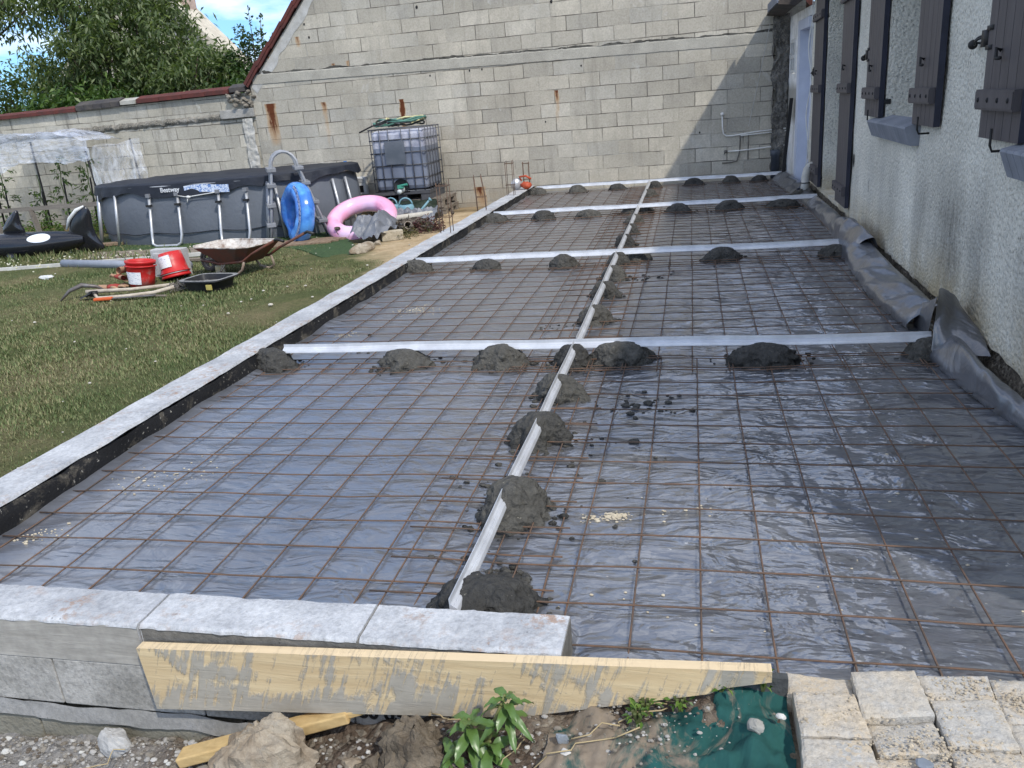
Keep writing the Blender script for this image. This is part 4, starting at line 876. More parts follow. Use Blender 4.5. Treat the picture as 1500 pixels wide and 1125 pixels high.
b = MB(); b.grid(roof, 60, 16); b.grid(lambda u, v: V(-11.75+2.15*u, 12.02-.05*v+.06*ridge(u*7, v*.7, 5, 2)*v-.02, roof(u, 0).z-v*(.36+.24*(1-u)+.05*math.sin(u*11))), 110, 18); b.build('roof_film', FILM, t, True)
b = MB(); b.grid(lambda u, v: V(-9.62+.28*u+.16*v**2+.05*ridge(u*2, v*3, 4, 2), 12.03+.88*u, 1.14+.06*u-1.40*v+.02*math.sin(u*8)), 26, 50); b.build('side_film', FILM2, t, True)
b = MB(); b.grid(lambda u, v: V(-9.66+.10*u+.20*v+.03*math.sin(v*13+u*3), 12.0-.03*u, 1.12-1.42*v), 8, 50); b.build('gathered_film', m_film('gathered_film', (.85, .87, .9), .35, .9, (20, 20, 2)), t, True)
TOM = m_leaf('tomato_leaf', (.03, .06, .018), (.075, .13, .035), (.12, .17, .05))
def leafmesh(b, p, d, n, L, W, bend=.25):
    d = Vector(d).normalized(); n = Vector(n); s = d.cross(n)
    s = s.normalized() if s.length > 1e-6 else d.orthogonal().normalized(); u = s.cross(d).normalized(); p = Vector(p)
    m = p+d*L*.45; e = p+d*L-u*L*bend
    b.add([p, m+s*W*.5+u*W*.12, e, m-s*W*.5+u*W*.12], [(0, 1, 2), (0, 2, 3)])
def rdir(): return V(random.gauss(0, 1), random.gauss(0, 1), random.gauss(0, 1)).normalized()
for i, (x, y, h, nm) in enumerate(((-11.85, 12.45, 1.15, 'tall tomato plant at the left edge under the plastic film'), (-11.15, 12.5, .95, 'thin tomato plant with drooping top, second from the left edge'), (-10.62, 12.45, 1.25, 'tall staked tomato plant in the middle of the plastic shelter'), (-10.12, 12.5, 1.2, 'tomato plant on the pool side of the shelter'))):
    pt_ = thing('tomato_plant', nm, 'tomato plant', (x, y, -.2), group='tomato plants in the shelter')
    b = MB(); b.tube([(.02*math.sin(k), .02*math.cos(k*2), h*k/8) for k in range(9)], .009, 5); b.build('stem', simple('green_stem', (.10, .14, .05), .7), pt_, world=False)
    b = MB()
    for k in range(26 if i != 1 else 18):
        zc = h*(.12+.88*(k+random.random())/26); a = random.uniform(0, 2*PI); L0 = random.uniform(.10, .26); ax = V(math.cos(a), math.sin(a), .15)
        for q in range(7):
            f = .3+.7*q/6; p = V(0, 0, zc)+ax*L0*f-V(0, 0, .25*L0*f*f); leafmesh(b, p, (ax+rdir()*.9)-V(0, 0, .4), V(0, 0, 1)+rdir()*.4, random.uniform(.05, .10), random.uniform(.03, .05))
    b.build('foliage', TOM, pt_, world=False)
    b = MB(); b.tube([(-.05, 0, -.1), (.03, 0, h*.7)], .014, 6); b.build('stake', BLACK, pt_, world=False)
t = thing('timber_fence', 'low grey timber rail fence in front of the tomato plants', 'fence', (-10.8, 12.0, -.25))
FW = m_wood('grey_fence_board', (.13, .115, .10), (.24, .215, .185), (1, 12, 12))
b = MB(); b.bar((-12.6, 12.0, .20), (-9.45, 12.0, .235), .03, .07); b.build('rail', FW, t)
for x in (-12.3, -11.72, -10.95, -9.50): b = MB(); b.bar((x+.06, 11.97, -.32), (x-.02, 11.97, .22), .03, .10, (0, 1, 0)); b.build('post', FW, t)
WEED = m_leaf('weed_leaf', (.05, .10, .018), (.10, .18, .03), (.16, .24, .05))
def weed(name, lab, cat, x, y, z, r, h, n, mat, L=.06, grp=None):
    o = thing(name, lab, cat, (x, y, z), group=grp); b = MB()
    for k in range(n):
        a = random.uniform(0, 2*PI); q = r*math.sqrt(random.random()); zz = h*random.random()*(1-.6*(q/r)**2); p = V(q*math.cos(a), q*math.sin(a), zz); leafmesh(b, p, V(math.cos(a), math.sin(a), random.uniform(-.2, .9))+rdir()*.5, V(0, 0, 1)+rdir()*.6, L*random.uniform(.6, 1.3), L*.42)
    b.build('foliage', mat, o, world=False); b = MB()
    for k in range(6): a = k*1.05; b.tube([(0, 0, -.02), (r*.5*math.cos(a), r*.5*math.sin(a), h*.6)], .004, 4)
    b.build('stem', simple('weed_stem', (.10, .12, .04)) if 'weed_stem' not in bpy.data.materials else bpy.data.materials['weed_stem'], o, world=False); return o
weed('bush', 'bright green low bush beside the orca tail under the shelter', 'bush', -9.95, 12.3, -.26, .36, .38, 900, WEED)
weed('bush', 'small green weeds by the fence behind the orca fin', 'bush', -11.1, 12.2, -.26, .35, .30, 500, WEED)
weed('bush', 'green weeds at the fence post on the left edge', 'bush', -12.1, 12.25, -.26, .35, .35, 500, WEED)

# ------------------------------------------------------------------ water tank on pallets
t = thing('water_tank', 'translucent cubic water tank in a metal cage, greenish valve in front', 'water tank', (-4.34, 12.6, 0))
TK = NT('translucent_tank'); z = TK.sep()[2]
lev = TK.math('GREATER_THAN', TK.math('ADD', z, TK.math('MULTIPLY', TK.noise(3, 4), .08)), .80)
TKM = TK.fin(TK.mix(lev, TK.mix(TK.ramp(TK.noise(2.2, 5, .6), (.4, 0.0), (.62, 1.0)), (.13, .15, .20), (.20, .225, .285)), TK.mix(TK.ramp(TK.noise(7, 6, .7), (.42, 0.0), (.6, 1.0)), (.27, .28, .35), (.46, .47, .53))), .35, TK.bump(TK.noise(4, 3), .3, .02), spec=.5)
X0, X1, Y0, Y1 = -4.80, -3.92, 12.18, 13.0
b = MB(); b.box2((X0+.012, Y0+.012, .12), (X1-.012, Y1-.012, 1.02)); b.build('tank', TKM, t, bevel=.07)
b = MB()
def loop(z, r=.012, k=0): b.tube([(X0, Y0, z), (X1, Y0, z), (X1, Y1, z), (X0, Y1, z)], r, 6, closed=True)
for z in (.11, .31, .50, .69, .88, 1.04): loop(z, .0095)
for i in range(6): 
    x = X0+(X1-X0)*(.06, .20, .36, .60, .76, .93)[i]; y = Y0+.05+(Y1-Y0-.1)*i/5
    b.tube([(x, Y0-.012, .11), (x, Y0-.012, 1.04)], .0075, 6); b.tube([(X1+.012, y, .11), (X1+.012, y, 1.04)], .0075, 6); b.tube([(X0-.012, y, .11), (X0-.012, y, 1.04)], .0075, 6)
b.build('cage', simple('dull_cage_steel', (.12, .125, .14), .5, (.08, .085, .095), metal=.3), t, True)
b = MB(); b.box2((-4.56, Y0-.022, .52), (-4.24, Y0-.014, .86)); b.build('name_plate', simple('grey_plate', (.085, .10, .12), .5, (.14, .155, .18), 3), t)
b = MB(); b.lathe([(.0, 0), (.12, .0), (.13, .03)], 20, (-4.36, Y0+.01, .17), Euler((PI/2, 0, 0)).to_matrix()); b.build('outlet_recess', simple('dark_recess', (.05, .055, .06)), t, True)
v_ = MB(); v_.lathe([(.05, 0), (.05, .06), (.035, .08), (.035, .16)], 14, (-4.36, Y0, .14), Euler((R(100), 0, 0)).to_matrix(), capt=True); vb = v_.build('valve', simple('white_valve', (.62, .66, .65), .5), t, True)
b = MB(); b.box((-4.34, Y0-.11, .19), (.10, .07, .05), .3); b.tube([(-4.36, Y0-.12, .20), (-4.22, Y0-.14, .22)], .018, 8); b.build('green_cap', simple('green_cap', (.06, .30, .22), .5), vb)
b = MB(); b.prism([(X0-.01, .06), (X1+.01, .06), (X1+.01, .105), (-4.22, .105), (-4.25, .085), (-4.47, .085), (-4.5, .105), (X0-.01, .105)], Y0-.02, Y1+.02)
for x in (X0, (X0+X1)/2-.07, X1-.14): b.box2((x, Y0-.01, -.06), (x+.14, Y1, .06))
b.build('steel_pallet_base', simple('pallet_base_plastic', (.05, .053, .06), .6, (.10, .10, .105), 5), t)
for i in range(7):
    b = MB(); rg = random.Random(i); n = 26; z = 1.055+.012*i; cx, cy = -4.40+rg.uniform(-.12, .12), 12.55+rg.uniform(-.1, .1); ra, rb = rg.uniform(.2, .42), rg.uniform(.15, .32); ph = rg.uniform(0, 6)
    b.tube([(cx+ra*math.cos(ph+k*.31)+(-.0), cy+rb*math.sin(ph+k*.31), z+.05*math.sin(k*.5+i)**2+.02) for k in range(n)], .015, 6)
    q = b.build('hose_coil', simple('hose_%s' % 'black green cream grey'.split()[i % 4], [(.03, .035, .03), (.10, .24, .19), (.62, .58, .32), (.42, .42, .40)][i % 4], .5), None, True); tag(q, ['black garden hose coiled lowest on the water tank', 'green garden hose on top of the water tank', 'cream yellow hose looped on the water tank', 'thick grey hose lying along the tank edge', 'upper black hose trailing over the tank corner', 'thin green hose topmost on the water tank', 'cream hose end lying over the other hoses'][i], 'garden hose', 'hoses heaped on the water tank')
b = MB(); b.tube([(-4.95, 12.2, 1.02), (-4.75, 12.25, 1.10), (-4.4, 12.35, 1.16), (-4.1, 12.6, 1.14)], .012, 6); tag(b.build('cane', BLACK, smooth=True), 'black stick poking out over the tank corner', 'stick')
PALW = m_wood('grey_pallet_wood', (.14, .115, .09), (.28, .245, .20), (12, 1, 12))
def pallet(x0, x1, y0, y1, z, lab):
    p = thing('wooden_pallet', lab, 'pallet', ((x0+x1)/2, (y0+y1)/2, z), group='pallets under the water tank')
    for x in (x0+.05, (x0+x1)/2, x1-.05):
        for y in (y0+.07, (y0+y1)/2, y1-.07): b = MB(); b.box((x, y, z+.06), (.09, .12, .075)); b.build('block', PALW, p)
    for zz, n in ((z+.012, 3), (z+.135, 6)):
        for i in range(n): y = y0+.05+(y1-y0-.1)*i/(n-1); b = MB(); b.box((0+(x0+x1)/2, y, zz), (x1-x0, .09, .02), jit=.002); b.build('slat', PALW, p)
    for x in (x0+.05, (x0+x1)/2, x1-.05): b = MB(); b.box((x, (y0+y1)/2, z+.111), (.09, y1-y0, .018)); b.build('runner', PALW, p)
pallet(-4.78, -3.70, 12.22, 12.98, -.32, 'lower weathered wooden pallet under the water tank'); pallet(-4.79, -3.73, 12.20, 13.0, -.175, 'upper weathered wooden pallet under the water tank')
GT = simple('dark_green_tarp', (.022, .036, .024), .55, (.045, .06, .042), 4, 14, .7, .02)
b = MB(); b.grid(lambda u, v: V(-4.84+1.02*u, 12.16-.10*v**1.5+.05*ridge(u*2.5, v*1.2, 3, 3)*v, -.035-.27*v+.02*fbm(u*6, v*4)), 70, 24); tag(b.build('tarpaulin', GT, smooth=True), 'dark green tarpaulin hanging over the pallets under the water tank', 'tarpaulin')
WCAN = simple('pale_blue_plastic', (.20, .36, .42), .5, (.16, .30, .36), bump=.15)
def can(x, y, rz, lab):
    t = thing('watering_can', lab, 'watering can', (x, y, GZ), rz, 'watering cans by the tarpaulin')
    b = MB(); b.lathe([(.105, 0), (.115, .02), (.125, .2), (.11, .235), (.07, .24)], 22, capb=True); b.build('body', WCAN, t, True, world=False)
    b = MB(); b.tube([(.11, 0, .05), (.22, 0, .13), (.36, 0, .27)], [.03, .02, .015], 8); b.lathe([(.015, 0), (.035, .04)], 12, (.36, 0, .27), Euler((0, R(50), 0)).to_matrix(), capt=True); b.build('spout', WCAN, t, True, world=False)
    b = MB(); b.tube([(.10*math.cos(a), 0, .235+.10*math.sin(a)) for a in [PI*i/10 for i in range(11)]], .012, 8); b.build('handle', WCAN, t, True, world=False)
can(-4.22, 11.86, R(10), 'pale blue watering can nearer the pallets, spout to the right'); can(-4.50, 12.0, R(170), 'pale blue watering can half hidden behind the pink ring')
t = thing('wall_box', 'white electric box with dark opening fixed low on the block wall beside the pool', 'electric box', (-5.35, 13.0, .16))
b = MB(); b.box2((-5.50, 13.0, .02), (-5.28, 13.09, .31)); b.build('case', WHITE, t, bevel=.01)
b = MB(); b.box2((-5.44, 12.995, .06), (-5.33, 13.0, .17)); b.build('opening', BLACK, t); b = MB()
for k in range(3): b.box2((-5.48, 12.994, .22+.025*k), (-5.30, 13.001, .23+.025*k))
b.build('louvre', simple('grey_louvre', (.4, .4, .4)), t)
b = MB(); b.tube([(-5.42, 12.6, .6), (-5.43, 12.62, .3), (-5.46, 12.7, .1), (-5.4, 12.8, -.1)], .03, 8); tag(b.build('hose', simple('blue_hose', (.03, .14, .40), .5), smooth=True), 'blue pool hose hanging at the right end of the pool', 'hose')
weed('weed_clump', 'leggy dry weeds between the pool end and the tank', 'weeds', -5.0, 12.5, -.3, .22, .35, 160, m_leaf('dry_leaf', (.10, .09, .05), (.2, .18, .1)), .05)
b = MB(); b.blob((-4.92, 12.3, -.02), (.07, .06, .06), .5, 2, 2, 14, 9); tag(b.build('plastic_bag', BLKP, smooth=True), 'small black plastic bag beside the tank base', 'bag')

# ------------------------------------------------------------------ rubbish heap by the kerb
TP = simple('grey_tarp', (.11, .118, .135), .45, (.15, .16, .18), 4, 16, .5, .02, spec=.5)
t = tag(MB().grid(lambda u, v: V(-4.30+.52*u+.12*(v-.5)+.05*crumple(u, v, 8, 4, 2.2), 9.88+.62*v-.30*u*(1-v)+.05*crumple(u*1.2, v, 2, 3, 2), -.30+max(0, .24*math.sin(PI*min(1, v*.75+.08))*(1-.7*abs(u-.42))*1.25+.22*crumple(u*1.0, v*1.1, 14, 5, 1.5))), 40, 36).build('tarp', TP), 'crumpled grey plastic tarp beside the pink ring', 'tarp')
t = tag(MB().grid(lambda u, v: V(-4.10+.62*u, 10.85+.5*v, -.22+.14*math.sin(PI*v)+.12*crumple(u*1.6, v*1.4, 5, 5, 1.8)), 36, 24).build('tarp', TP), 'flat rumpled grey tarp lying over rubbish below the watering cans', 'tarp')
b = MB(); b.tube([(-4.36, 10.42, -.14), (-3.95, 10.75, -.12), (-3.55, 11.06, -.12)], .042, 12); tag(b.build('pipe', simple('dirty_white_pipe', (.58, .56, .50), .6, (.42, .39, .33)), smooth=True), 'dirty white pipe lying across the rubbish heap', 'pipe')
b = MB(); b.lathe([(.05, -.12), (.055, .12), (.043, .12), (.04, -.1)], 14, (-3.72, 10.42, -.19), Euler((R(78), 0, R(25))).to_matrix()); tag(b.build('pipe_offcut', simple('clay_pipe', (.32, .27, .22), .8), smooth=True), 'short open pipe offcut at the end of the rubbish heap', 'pipe')
DEB = m_soil('dark_debris', ((.03, .026, .022), (.09, .075, .06), (.24, .2, .16)), .3)
b = MB(); b.blob((-3.95, 10.75, -.33), (.55, .36, .22), .45, 2.5, 4, 40, 20)
for k in range(60): b.rock((random.gauss(-3.9, .3), random.gauss(10.6, .22), -.24+random.random()*.12), (random.uniform(.02, .06), random.uniform(.02, .05), random.uniform(.015, .04)), .4, 6, k, 1)
for k in range(26): x, y = random.gauss(-3.9, .25), random.gauss(10.55, .18); b.tube([(x, y, -.2), (x+random.uniform(-.15, .15), y+random.uniform(-.15, .15), -.16+random.random()*.08)], .006, 4)
tag(b.build('debris', DEB, smooth=True), 'dark rubbish and twigs heaped under the grey tarps', 'debris', kind='stuff')
def stone(c, r, sd, lab, mat=STONE, cuts=9, grp=None, sub=3, amp=.25):
    o = MB().rock((0, 0, 0), r, amp, cuts, sd, sub).build('stone', mat); o.location = c; return tag(o, lab, 'stone', grp)
b = MB(); b.box((-3.76, 9.93, -.235), (.26, .15, .13), R(20), jit=.012); tag(b.build('stone_block', m_concrete('chalk_block', (.50, .44, .33), (.36, .30, .21), 5, .6, .02), bevel=.015), 'square sandy stone block beside the grey tarp', 'stone')
stone((-3.86, 9.12, -.27), (.12, .30, .09), 4, 'long pale stone at the edge of the green turf mat'); stone((-3.80, 9.5, -.27), (.06, .07, .05), 6, 'small pale stone between the long stone and the tarp')
REDL = m_leaf('purple_leaf', (.05, .015, .018), (.10, .035, .035), (.13, .07, .06), .1)
weed('dry_shrub', 'small purple leaved plant beside the rebar stubs', 'plant', -3.46, 10.5, -.29, .22, .22, 420, REDL, .05); weed('weed_clump', 'dry brown tuft in the sand beside the stone block', 'weeds', -3.58, 10.0, -.29, .14, .14, 200, bpy.data.materials['dry_leaf'], .04)
# starter bars standing in the kerb
def cage(x, y, h, rot, lab, w=.055, lean=0):
    t = thing('starter_bars', lab, 'rebar', (x, y, -.02), rot, 'rusty starter bars in the kerb')
    for (sx_, sy_) in ((-1, -1), (1, -1), (1, 1), (-1, 1)):
        b = MB(); b.tube([(sx_*w, sy_*w, -.1), (sx_*w+lean*.3, sy_*w, h*.5), (sx_*w*(.8 if lean else 1)+lean, sy_*w, h*random.uniform(.93, 1.03))], .0048, 5); b.build('bar', RUST, t, True, world=False)
    for zc in ([h*.32, h*.9] if not lean else [h*.4]):
        b = MB(); b.tube([(-w-.01, -w-.01, zc), (w+.01, -w-.01, zc), (w+.01, w+.01, zc), (-w-.01, w+.01, zc)], .004, 5, closed=True); b.build('stirrup', RUST, t, True, world=False)
cage(-2.54, 8.35, .56, 0, 'rusty starter bars nearest the camera, before the pallets'); cage(-2.58, 10.1, .47, .2, 'leaning rusty starter bars in the kerb, without upper stirrup', .055, -.03); cage(-2.54, 11.72, .52, 0, 'rusty starter bars in a square cage, third along the kerb', .05); cage(-2.52, 12.86, .42, .1, 'rusty starter bars behind the orange saw at the kerb end', .045)
t = thing('power_saw', 'small orange and grey power saw lying on the far end of the kerb', 'saw', (-2.5, 12.45, 0))
ORG = simple('orange_plastic', (.48, .085, .03), .5, (.34, .06, .03), bump=.1)
b = MB(); b.blob((-2.45, 12.45, .06), (.085, .06, .055), .35, 3, 1, 18, 12); b.build('body', ORG, t, True); b = MB(); b.tube([(-2.52, 12.45, .13), (-2.55, 12.45, .19), (-2.45, 12.45, .20), (-2.37, 12.45, .15)], .016, 8); b.build('handle', ORG, t, True)
b = MB(); b.lathe([(.0, -.006), (.085, -.004), (.085, .004), (0, .006)], 24, (-2.60, 12.42, .085), Euler((PI/2, 0, .3)).to_matrix()); b.build('blade', GALV, t, True); b = MB(); b.box((-2.60, 12.47, .12), (.13, .05, .10), .3); b.build('guard', simple('grey_guard', (.30, .30, .30), .5), t, bevel=.02)

# ------------------------------------------------------------------ wheelbarrow
t = thing('wheelbarrow', 'rusty red wheelbarrow with a pale dusty tray', 'wheelbarrow', (-5.36, 8.24, GZ), R(-16)); t.scale = (.86, .86, .86)
OX = simple('oxide_red_paint', (.17, .055, .035), .65, (.10, .06, .045), 7, 40, .5)
TR = NT('dusty_tray'); TRM = TR.fin(TR.mix(TR.ramp(TR.noise(9, 6, .7), (.36, 0.0), (.6, 1.0)), (.22, .16, .125), (.58, .55, .50)), .85, TR.bump(TR.noise(20, 4), .3, .006))
def rim(u, x0, x1, w, z, zf):
    P = [(x0, -w*.62), (x0+.16, -w), (x1-.14, -w), (x1, -w*.8), (x1, w*.8), (x1-.14, w), (x0+.16, w), (x0, w*.62)]; k = u*8; i = int(k) % 8; f = k-int(k); a, c = P[i], P[(i+1) % 8]
    x, y = a[0]+(c[0]-a[0])*f, a[1]+(c[1]-a[1])*f; return V(x, y, z+zf*(x-x0)/(x1-x0))
def tray(off):
    def f(u, v):
        a = rim(u, .0, 1.02, .33, .375, .0); c = rim(u, .30, .80, .20, .165, 0)
        return a.lerp(c, v)+V(0, 0, -off)
    return f
b = MB(); b.grid(tray(0), 64, 8, True); b.add([rim(i/64, .30, .80, .20, .166, 0) for i in range(64)], [tuple(range(64))]); b.build('tray', TRM, t, world=False)
b = MB(); b.grid(lambda u, v: (lambda p: V(.52+(p.x-.52)*1.012, p.y*1.02, p.z-.012))(tray(0)(u, v)), 64, 8, True); b.build('tray_outside', OX, t, world=False)
b = MB(); b.tube([rim(i/64, -.004, 1.024, .334, .375, 0) for i in range(64)], .010, 6, closed=True); b.build('tray_rim', TRM, t, True, world=False)
w_ = MB(); mW = Euler((PI/2, 0, 0)).to_matrix()
b = MB(); n = 32
for i in range(1): b.lathe([(.095, -.03), (.125, -.034), (.148, -.018), (.152, 0), (.148, .018), (.125, .034), (.095, .03), (.095, -.03)], 32, (.0, 0, .152), mW, capb=False)
wh = b.build('wheel', simple('dusty_tyre', (.07, .066, .062), .85, (.16, .15, .135), 8, 60, .5), t, True, world=False)
b = MB(); b.lathe([(.085, -.022), (.098, -.026), (.098, .026), (.085, .022), (.085, -.022)], 28, (0, 0, .152), mW, capb=False); b.lathe([(.02, -.05), (.02, .05)], 12, (0, 0, .152), mW, capt=True)
for k in range(5): a = 2*PI*k/5+.3; b.tube([(0, 0, .152), (.09*math.cos(a), 0, .152+.09*math.sin(a))], .011, 6)
b.build('rim', simple('pale_dirty_metal', (.40, .38, .34), .6, (.22, .19, .16)), wh, True, world=False)
for sgn in (-1, 1):
    b = MB(); b.tube([(-.10, .03*sgn, .16), (.0, .075*sgn, .155), (.16, .10*sgn, .15), (.40, .19*sgn, .145), (.86, .235*sgn, .19), (1.05, .25*sgn, .29), (1.50, .27*sgn, .47)], .017, 8); b.build('handle_tube', OX, t, True, world=False)
    b = MB(); b.tube([(1.49, .27*sgn, .466), (1.53, .27*sgn, .48), (1.63, .27*sgn, .455)], .019, 8); b.build('grip', BLKP, t, True, world=False)
    b = MB(); b.tube([(.88, .235*sgn, .19), (.84, .25*sgn, .09), (.72, .26*sgn, .012), (.66, .255*sgn, .015)] if sgn < 0 else [(.88, .235, .19), (.90, .25, .06), (.80, .255, .012), (.68, .22, .05), (.60, .21, .16)], .016, 8); b.build('leg', simple('worn_leg', (.22, .15, .11), .7, (.34, .28, .22)), t, True, world=False)
b = MB(); b.tube([(-.10, -.05, .16), (-.10, .05, .16)], .017, 8); b.tube([(.45, -.20, .145), (.38, -.2, .02), (.5, -.2, .145)], .010, 6); b.build('cross_bar', simple('worn_bar', (.36, .31, .25), .7), t, True, world=False)

# ------------------------------------------------------------------ buckets, block, trough, gloves, tools
RED = NT('red_bucket_plastic'); REDM = RED.fin(RED.mix(RED.ramp(RED.noise(6, 6, .7), (.52, 0.0), (.68, .75)), (.52, .022, .022), (.40, .30, .26)), .45, RED.bump(RED.noise(10, 4), .2, .01), spec=.4)
PAP = NT('printed_paper'); PAPM = PAP.fin(PAP.mix(PAP.ramp(PAP.noise(70, 2, .5, PAP.map((.5, 1, 1.6))), (.56, 0.0), (.62, 1.0)), (.74, .74, .76), (.42, .45, .55)), .7)
def bucket(x, y, z, m, lab, hang, a0):
    t = thing('bucket', lab, 'bucket', (x, y, z)); t.rotation_euler = m
    b = MB(); b.lathe([(.120, 0), (.135, .10), (.150, .25), (.156, .252), (.158, .275), (.150, .278), (.145, .25), (.130, .1), (.115, .012)], 30); b.lathe([(.150, .215), (.162, .218), (.162, .226), (.150, .229)], 30, capb=False); b.add([(.115*math.cos(2*PI*i/24), .115*math.sin(2*PI*i/24), .013) for i in range(24)], [tuple(range(24))]); b.build('body', REDM, t, True, world=False)
    b = MB(); b.grid(lambda u, v: V((.1345+.0155*(v*.8)+.0)*1.0*math.cos(a0+1.25*u)*1.0, 0, 0) if False else V((.130+.022*(.1+.6*v)+.004)*math.cos(a0+1.25*u), (.130+.022*(.1+.6*v)+.004)*math.sin(a0+1.25*u), .035+.13*v), 14, 4); b.build('paper_label', PAPM, t, world=False)
    b = MB(); b.tube([(.158*math.cos(PI*i/12), .158*math.sin(PI*i/12)*.9 if hang else .158*math.sin(PI*i/12), .235-(.17 if hang else -.0)*math.sin(PI*i/12)) for i in range(13)], .004, 5); b.build('handle', GALV, t, True, world=False)
bucket(-5.77, 7.55, GZ, (R(-4), R(5), 0), 'upright red bucket with paper label beside the work gloves', False, -2.25)
bucket(-5.61, 7.90, -.01, (R(180-8), R(-12), 0), 'red bucket turned upside down leaning on the grey block', False, 1.05)
b = MB(); b.box((-5.74, 8.08, -.155), (.42, .12, .33), R(-4), jit=.004); b.box((-5.74, 8.02, -.155), (.35, .02, .25), R(-4)); tag(b.build('concrete_block', m_concrete('light_grey_block', (.47, .47, .465), (.38, .38, .37), 5, .5, .008), bevel=.008), 'light grey building block standing behind the red buckets', 'block')
t = thing('mixing_trough', 'black plastic mixing trough with cement residue before the wheelbarrow', 'trough', (-4.78, 7.28, GZ), R(-8)); t.scale = (.88, .88, .82)
def rr(u, a, c, z): 
    q = 2*PI*u; co, si = math.cos(q), math.sin(q); k = 5; return V(a*math.copysign(abs(co)**(2/k), co), c*math.copysign(abs(si)**(2/k), si), z)
pr = [(.215, .17, .0), (.25, .20, .13), (.285, .235, .135), (.288, .238, .128), (.285, .235, .142), (.245, .195, .142), (.21, .165, .03), (.0, .0, .03)]
b = MB(); b.grid(lambda u, v: rr(u, *pr[min(7, int(round(v*7)))]), 60, 8, True); b.build('tub', BLKP, t, world=False)
b = MB(); b.grid(lambda u, v: rr(u, .287+.002-.046*v, .237+.002-.046*v, .1445), 60, 3, True); b.build('dusty_rim', simple('cement_dust', (.30, .30, .29), .9, (.16, .16, .155), 20), t, True, world=False)
b = MB(); b.grid(lambda u, v: rr(u, .222*v, .178*v, .075+.02*fbm(math.cos(u*6.28)*v*3, math.sin(u*6.28)*v*3)), 50, 10, True); b.build('cement_residue', simple('old_cement', (.21, .20, .185), .95, (.13, .125, .115), 10, 40, .7, .01), t, True, world=False)
b = MB(); b.box2((.14, -.2405, .04), (.21, -.222, .10)); b.build('sticker', simple('yellow_sticker', (.5, .42, .12), .6), t, world=False)
GLM = simple('tan_glove_leather', (.42, .27, .17), .85, (.32, .19, .12), 9, 40, .4); GLR = simple('red_glove_back', (.34, .05, .04), .85, (.25, .05, .04), 9)
def glove(c, rz, tilt, lab):
    t = thing('work_glove', lab, 'glove', c, 0, 'work gloves beside the bucket'); t.rotation_euler = (tilt, 0, rz)
    b = MB(); b.blob((0, 0, .03), (.085, .055, .03), .15, 2, 1, 18, 10); b.build('palm', GLR, t, True, world=False)
    for i, (yy_, ll) in enumerate(((-.042, .075), (-.015, .095), (.013, .09), (.04, .07))):
        b = MB(); b.tube([(.06, yy_, .03), (.06+ll*.55, yy_*1.25, .04), (.06+ll, yy_*1.35, .022)], [.016, .015, .011], 8); b.build('finger', GLM, t, True, world=False)
    b = MB(); b.tube([(-.01, -.05, .03), (.03, -.09, .035), (.07, -.105, .025)], [.018, .016, .012], 8); b.build('thumb', GLM, t, True, world=False)
    b = MB(); b.lathe([(.05, 0), (.062, -.09)], 16, (-.06, 0, .03), Matrix.Scale(.55, 3, V(0, 0, 1)) @ Euler((0, PI/2, 0)).to_matrix(), capb=False); b.build('cuff', GLM, t, True, world=False)
glove((-6.02, 7.42, GZ+.0), R(20), 0, 'red and tan work glove lying flat on the grass'); glove((-5.99, 7.50, GZ+.085), R(150), R(20), 'red and tan work glove folded on top of the other'); glove((-5.9, 7.62, GZ+.16), R(65), R(-30), 'red and tan work glove propped against the bucket')
HND = m_wood('grey_ash_handle', (.36, .30, .23), (.55, .49, .40), (2, 8, 8)); HEAD = simple('worn_tool_steel', (.20, .20, .20), .5, (.12, .10, .09), 9, 40, .3, metal=.5)
t = thing('pickaxe', 'pickaxe with pale wooden handle lying on the lawn', 'pickaxe', (-6.05, 6.98, GZ))
b = MB(); b.tube([(-6.02, 7.0, GZ+.07), (-5.6, 7.15, GZ+.05), (-5.25, 7.36, GZ+.04)], [.022, .017, .02], 8); b.build('handle', HND, t, True)
b = MB(); b.tube([(-6.24, 6.86, GZ+.0), (-6.15, 6.93, GZ+.10), (-6.05, 7.0, GZ+.14), (-5.93, 7.06, GZ+.11), (-5.84, 7.12, GZ+.03)], [.006, .018, .026, .018, .008], 8); b.build('head', HEAD, t, True)
t = thing('hoe', 'grubbing hoe with curved wooden handle lying in front of the bucket', 'hoe', (-5.8, 6.9, GZ))
b = MB(); b.tube([(-5.86, 6.92, GZ+.06), (-5.78, 6.86, GZ+.03), (-5.5, 6.92, GZ+.03), (-5.25, 7.02, GZ+.035), (-5.10, 7.14, GZ+.06)], [.018, .017, .018, .019, .021], 8); b.build('handle', HND, t, True)
b = MB(); b.grid(lambda u, v: V(-6.02+.16*u, 6.88+.10*v-.02*u, GZ+.015+.06*u+.02*math.sin(PI*v)), 8, 8); b.box((-5.87, 6.92, GZ+.065), (.07, .05, .05), .2); b.build('head', BLACK, t, True)
t = thing('hand_saw', 'hand saw with orange handle lying beside the hoe', 'hand saw', (-5.6, 6.8, GZ))
b = MB(); b.bar((-5.78, 6.80, GZ+.03), (-5.60, 6.84, GZ+.03), .05, .03); b.build('handle', simple('orange_grip', (.72, .14, .04), .5), t, bevel=.01)
b = MB(); b.bar((-5.60, 6.84, GZ+.03), (-5.18, 6.93, GZ+.028), .05, .004); b.build('blade', HEAD, t)
b = MB(); b.tube([(-5.34, 6.96, GZ+.02), (-5.05, 6.92, GZ+.02)], .011, 6); tag(b.build('stick', WOODG), 'short wooden stick behind the hoe handle', 'stick')
b = MB(); rg = random.Random(3)
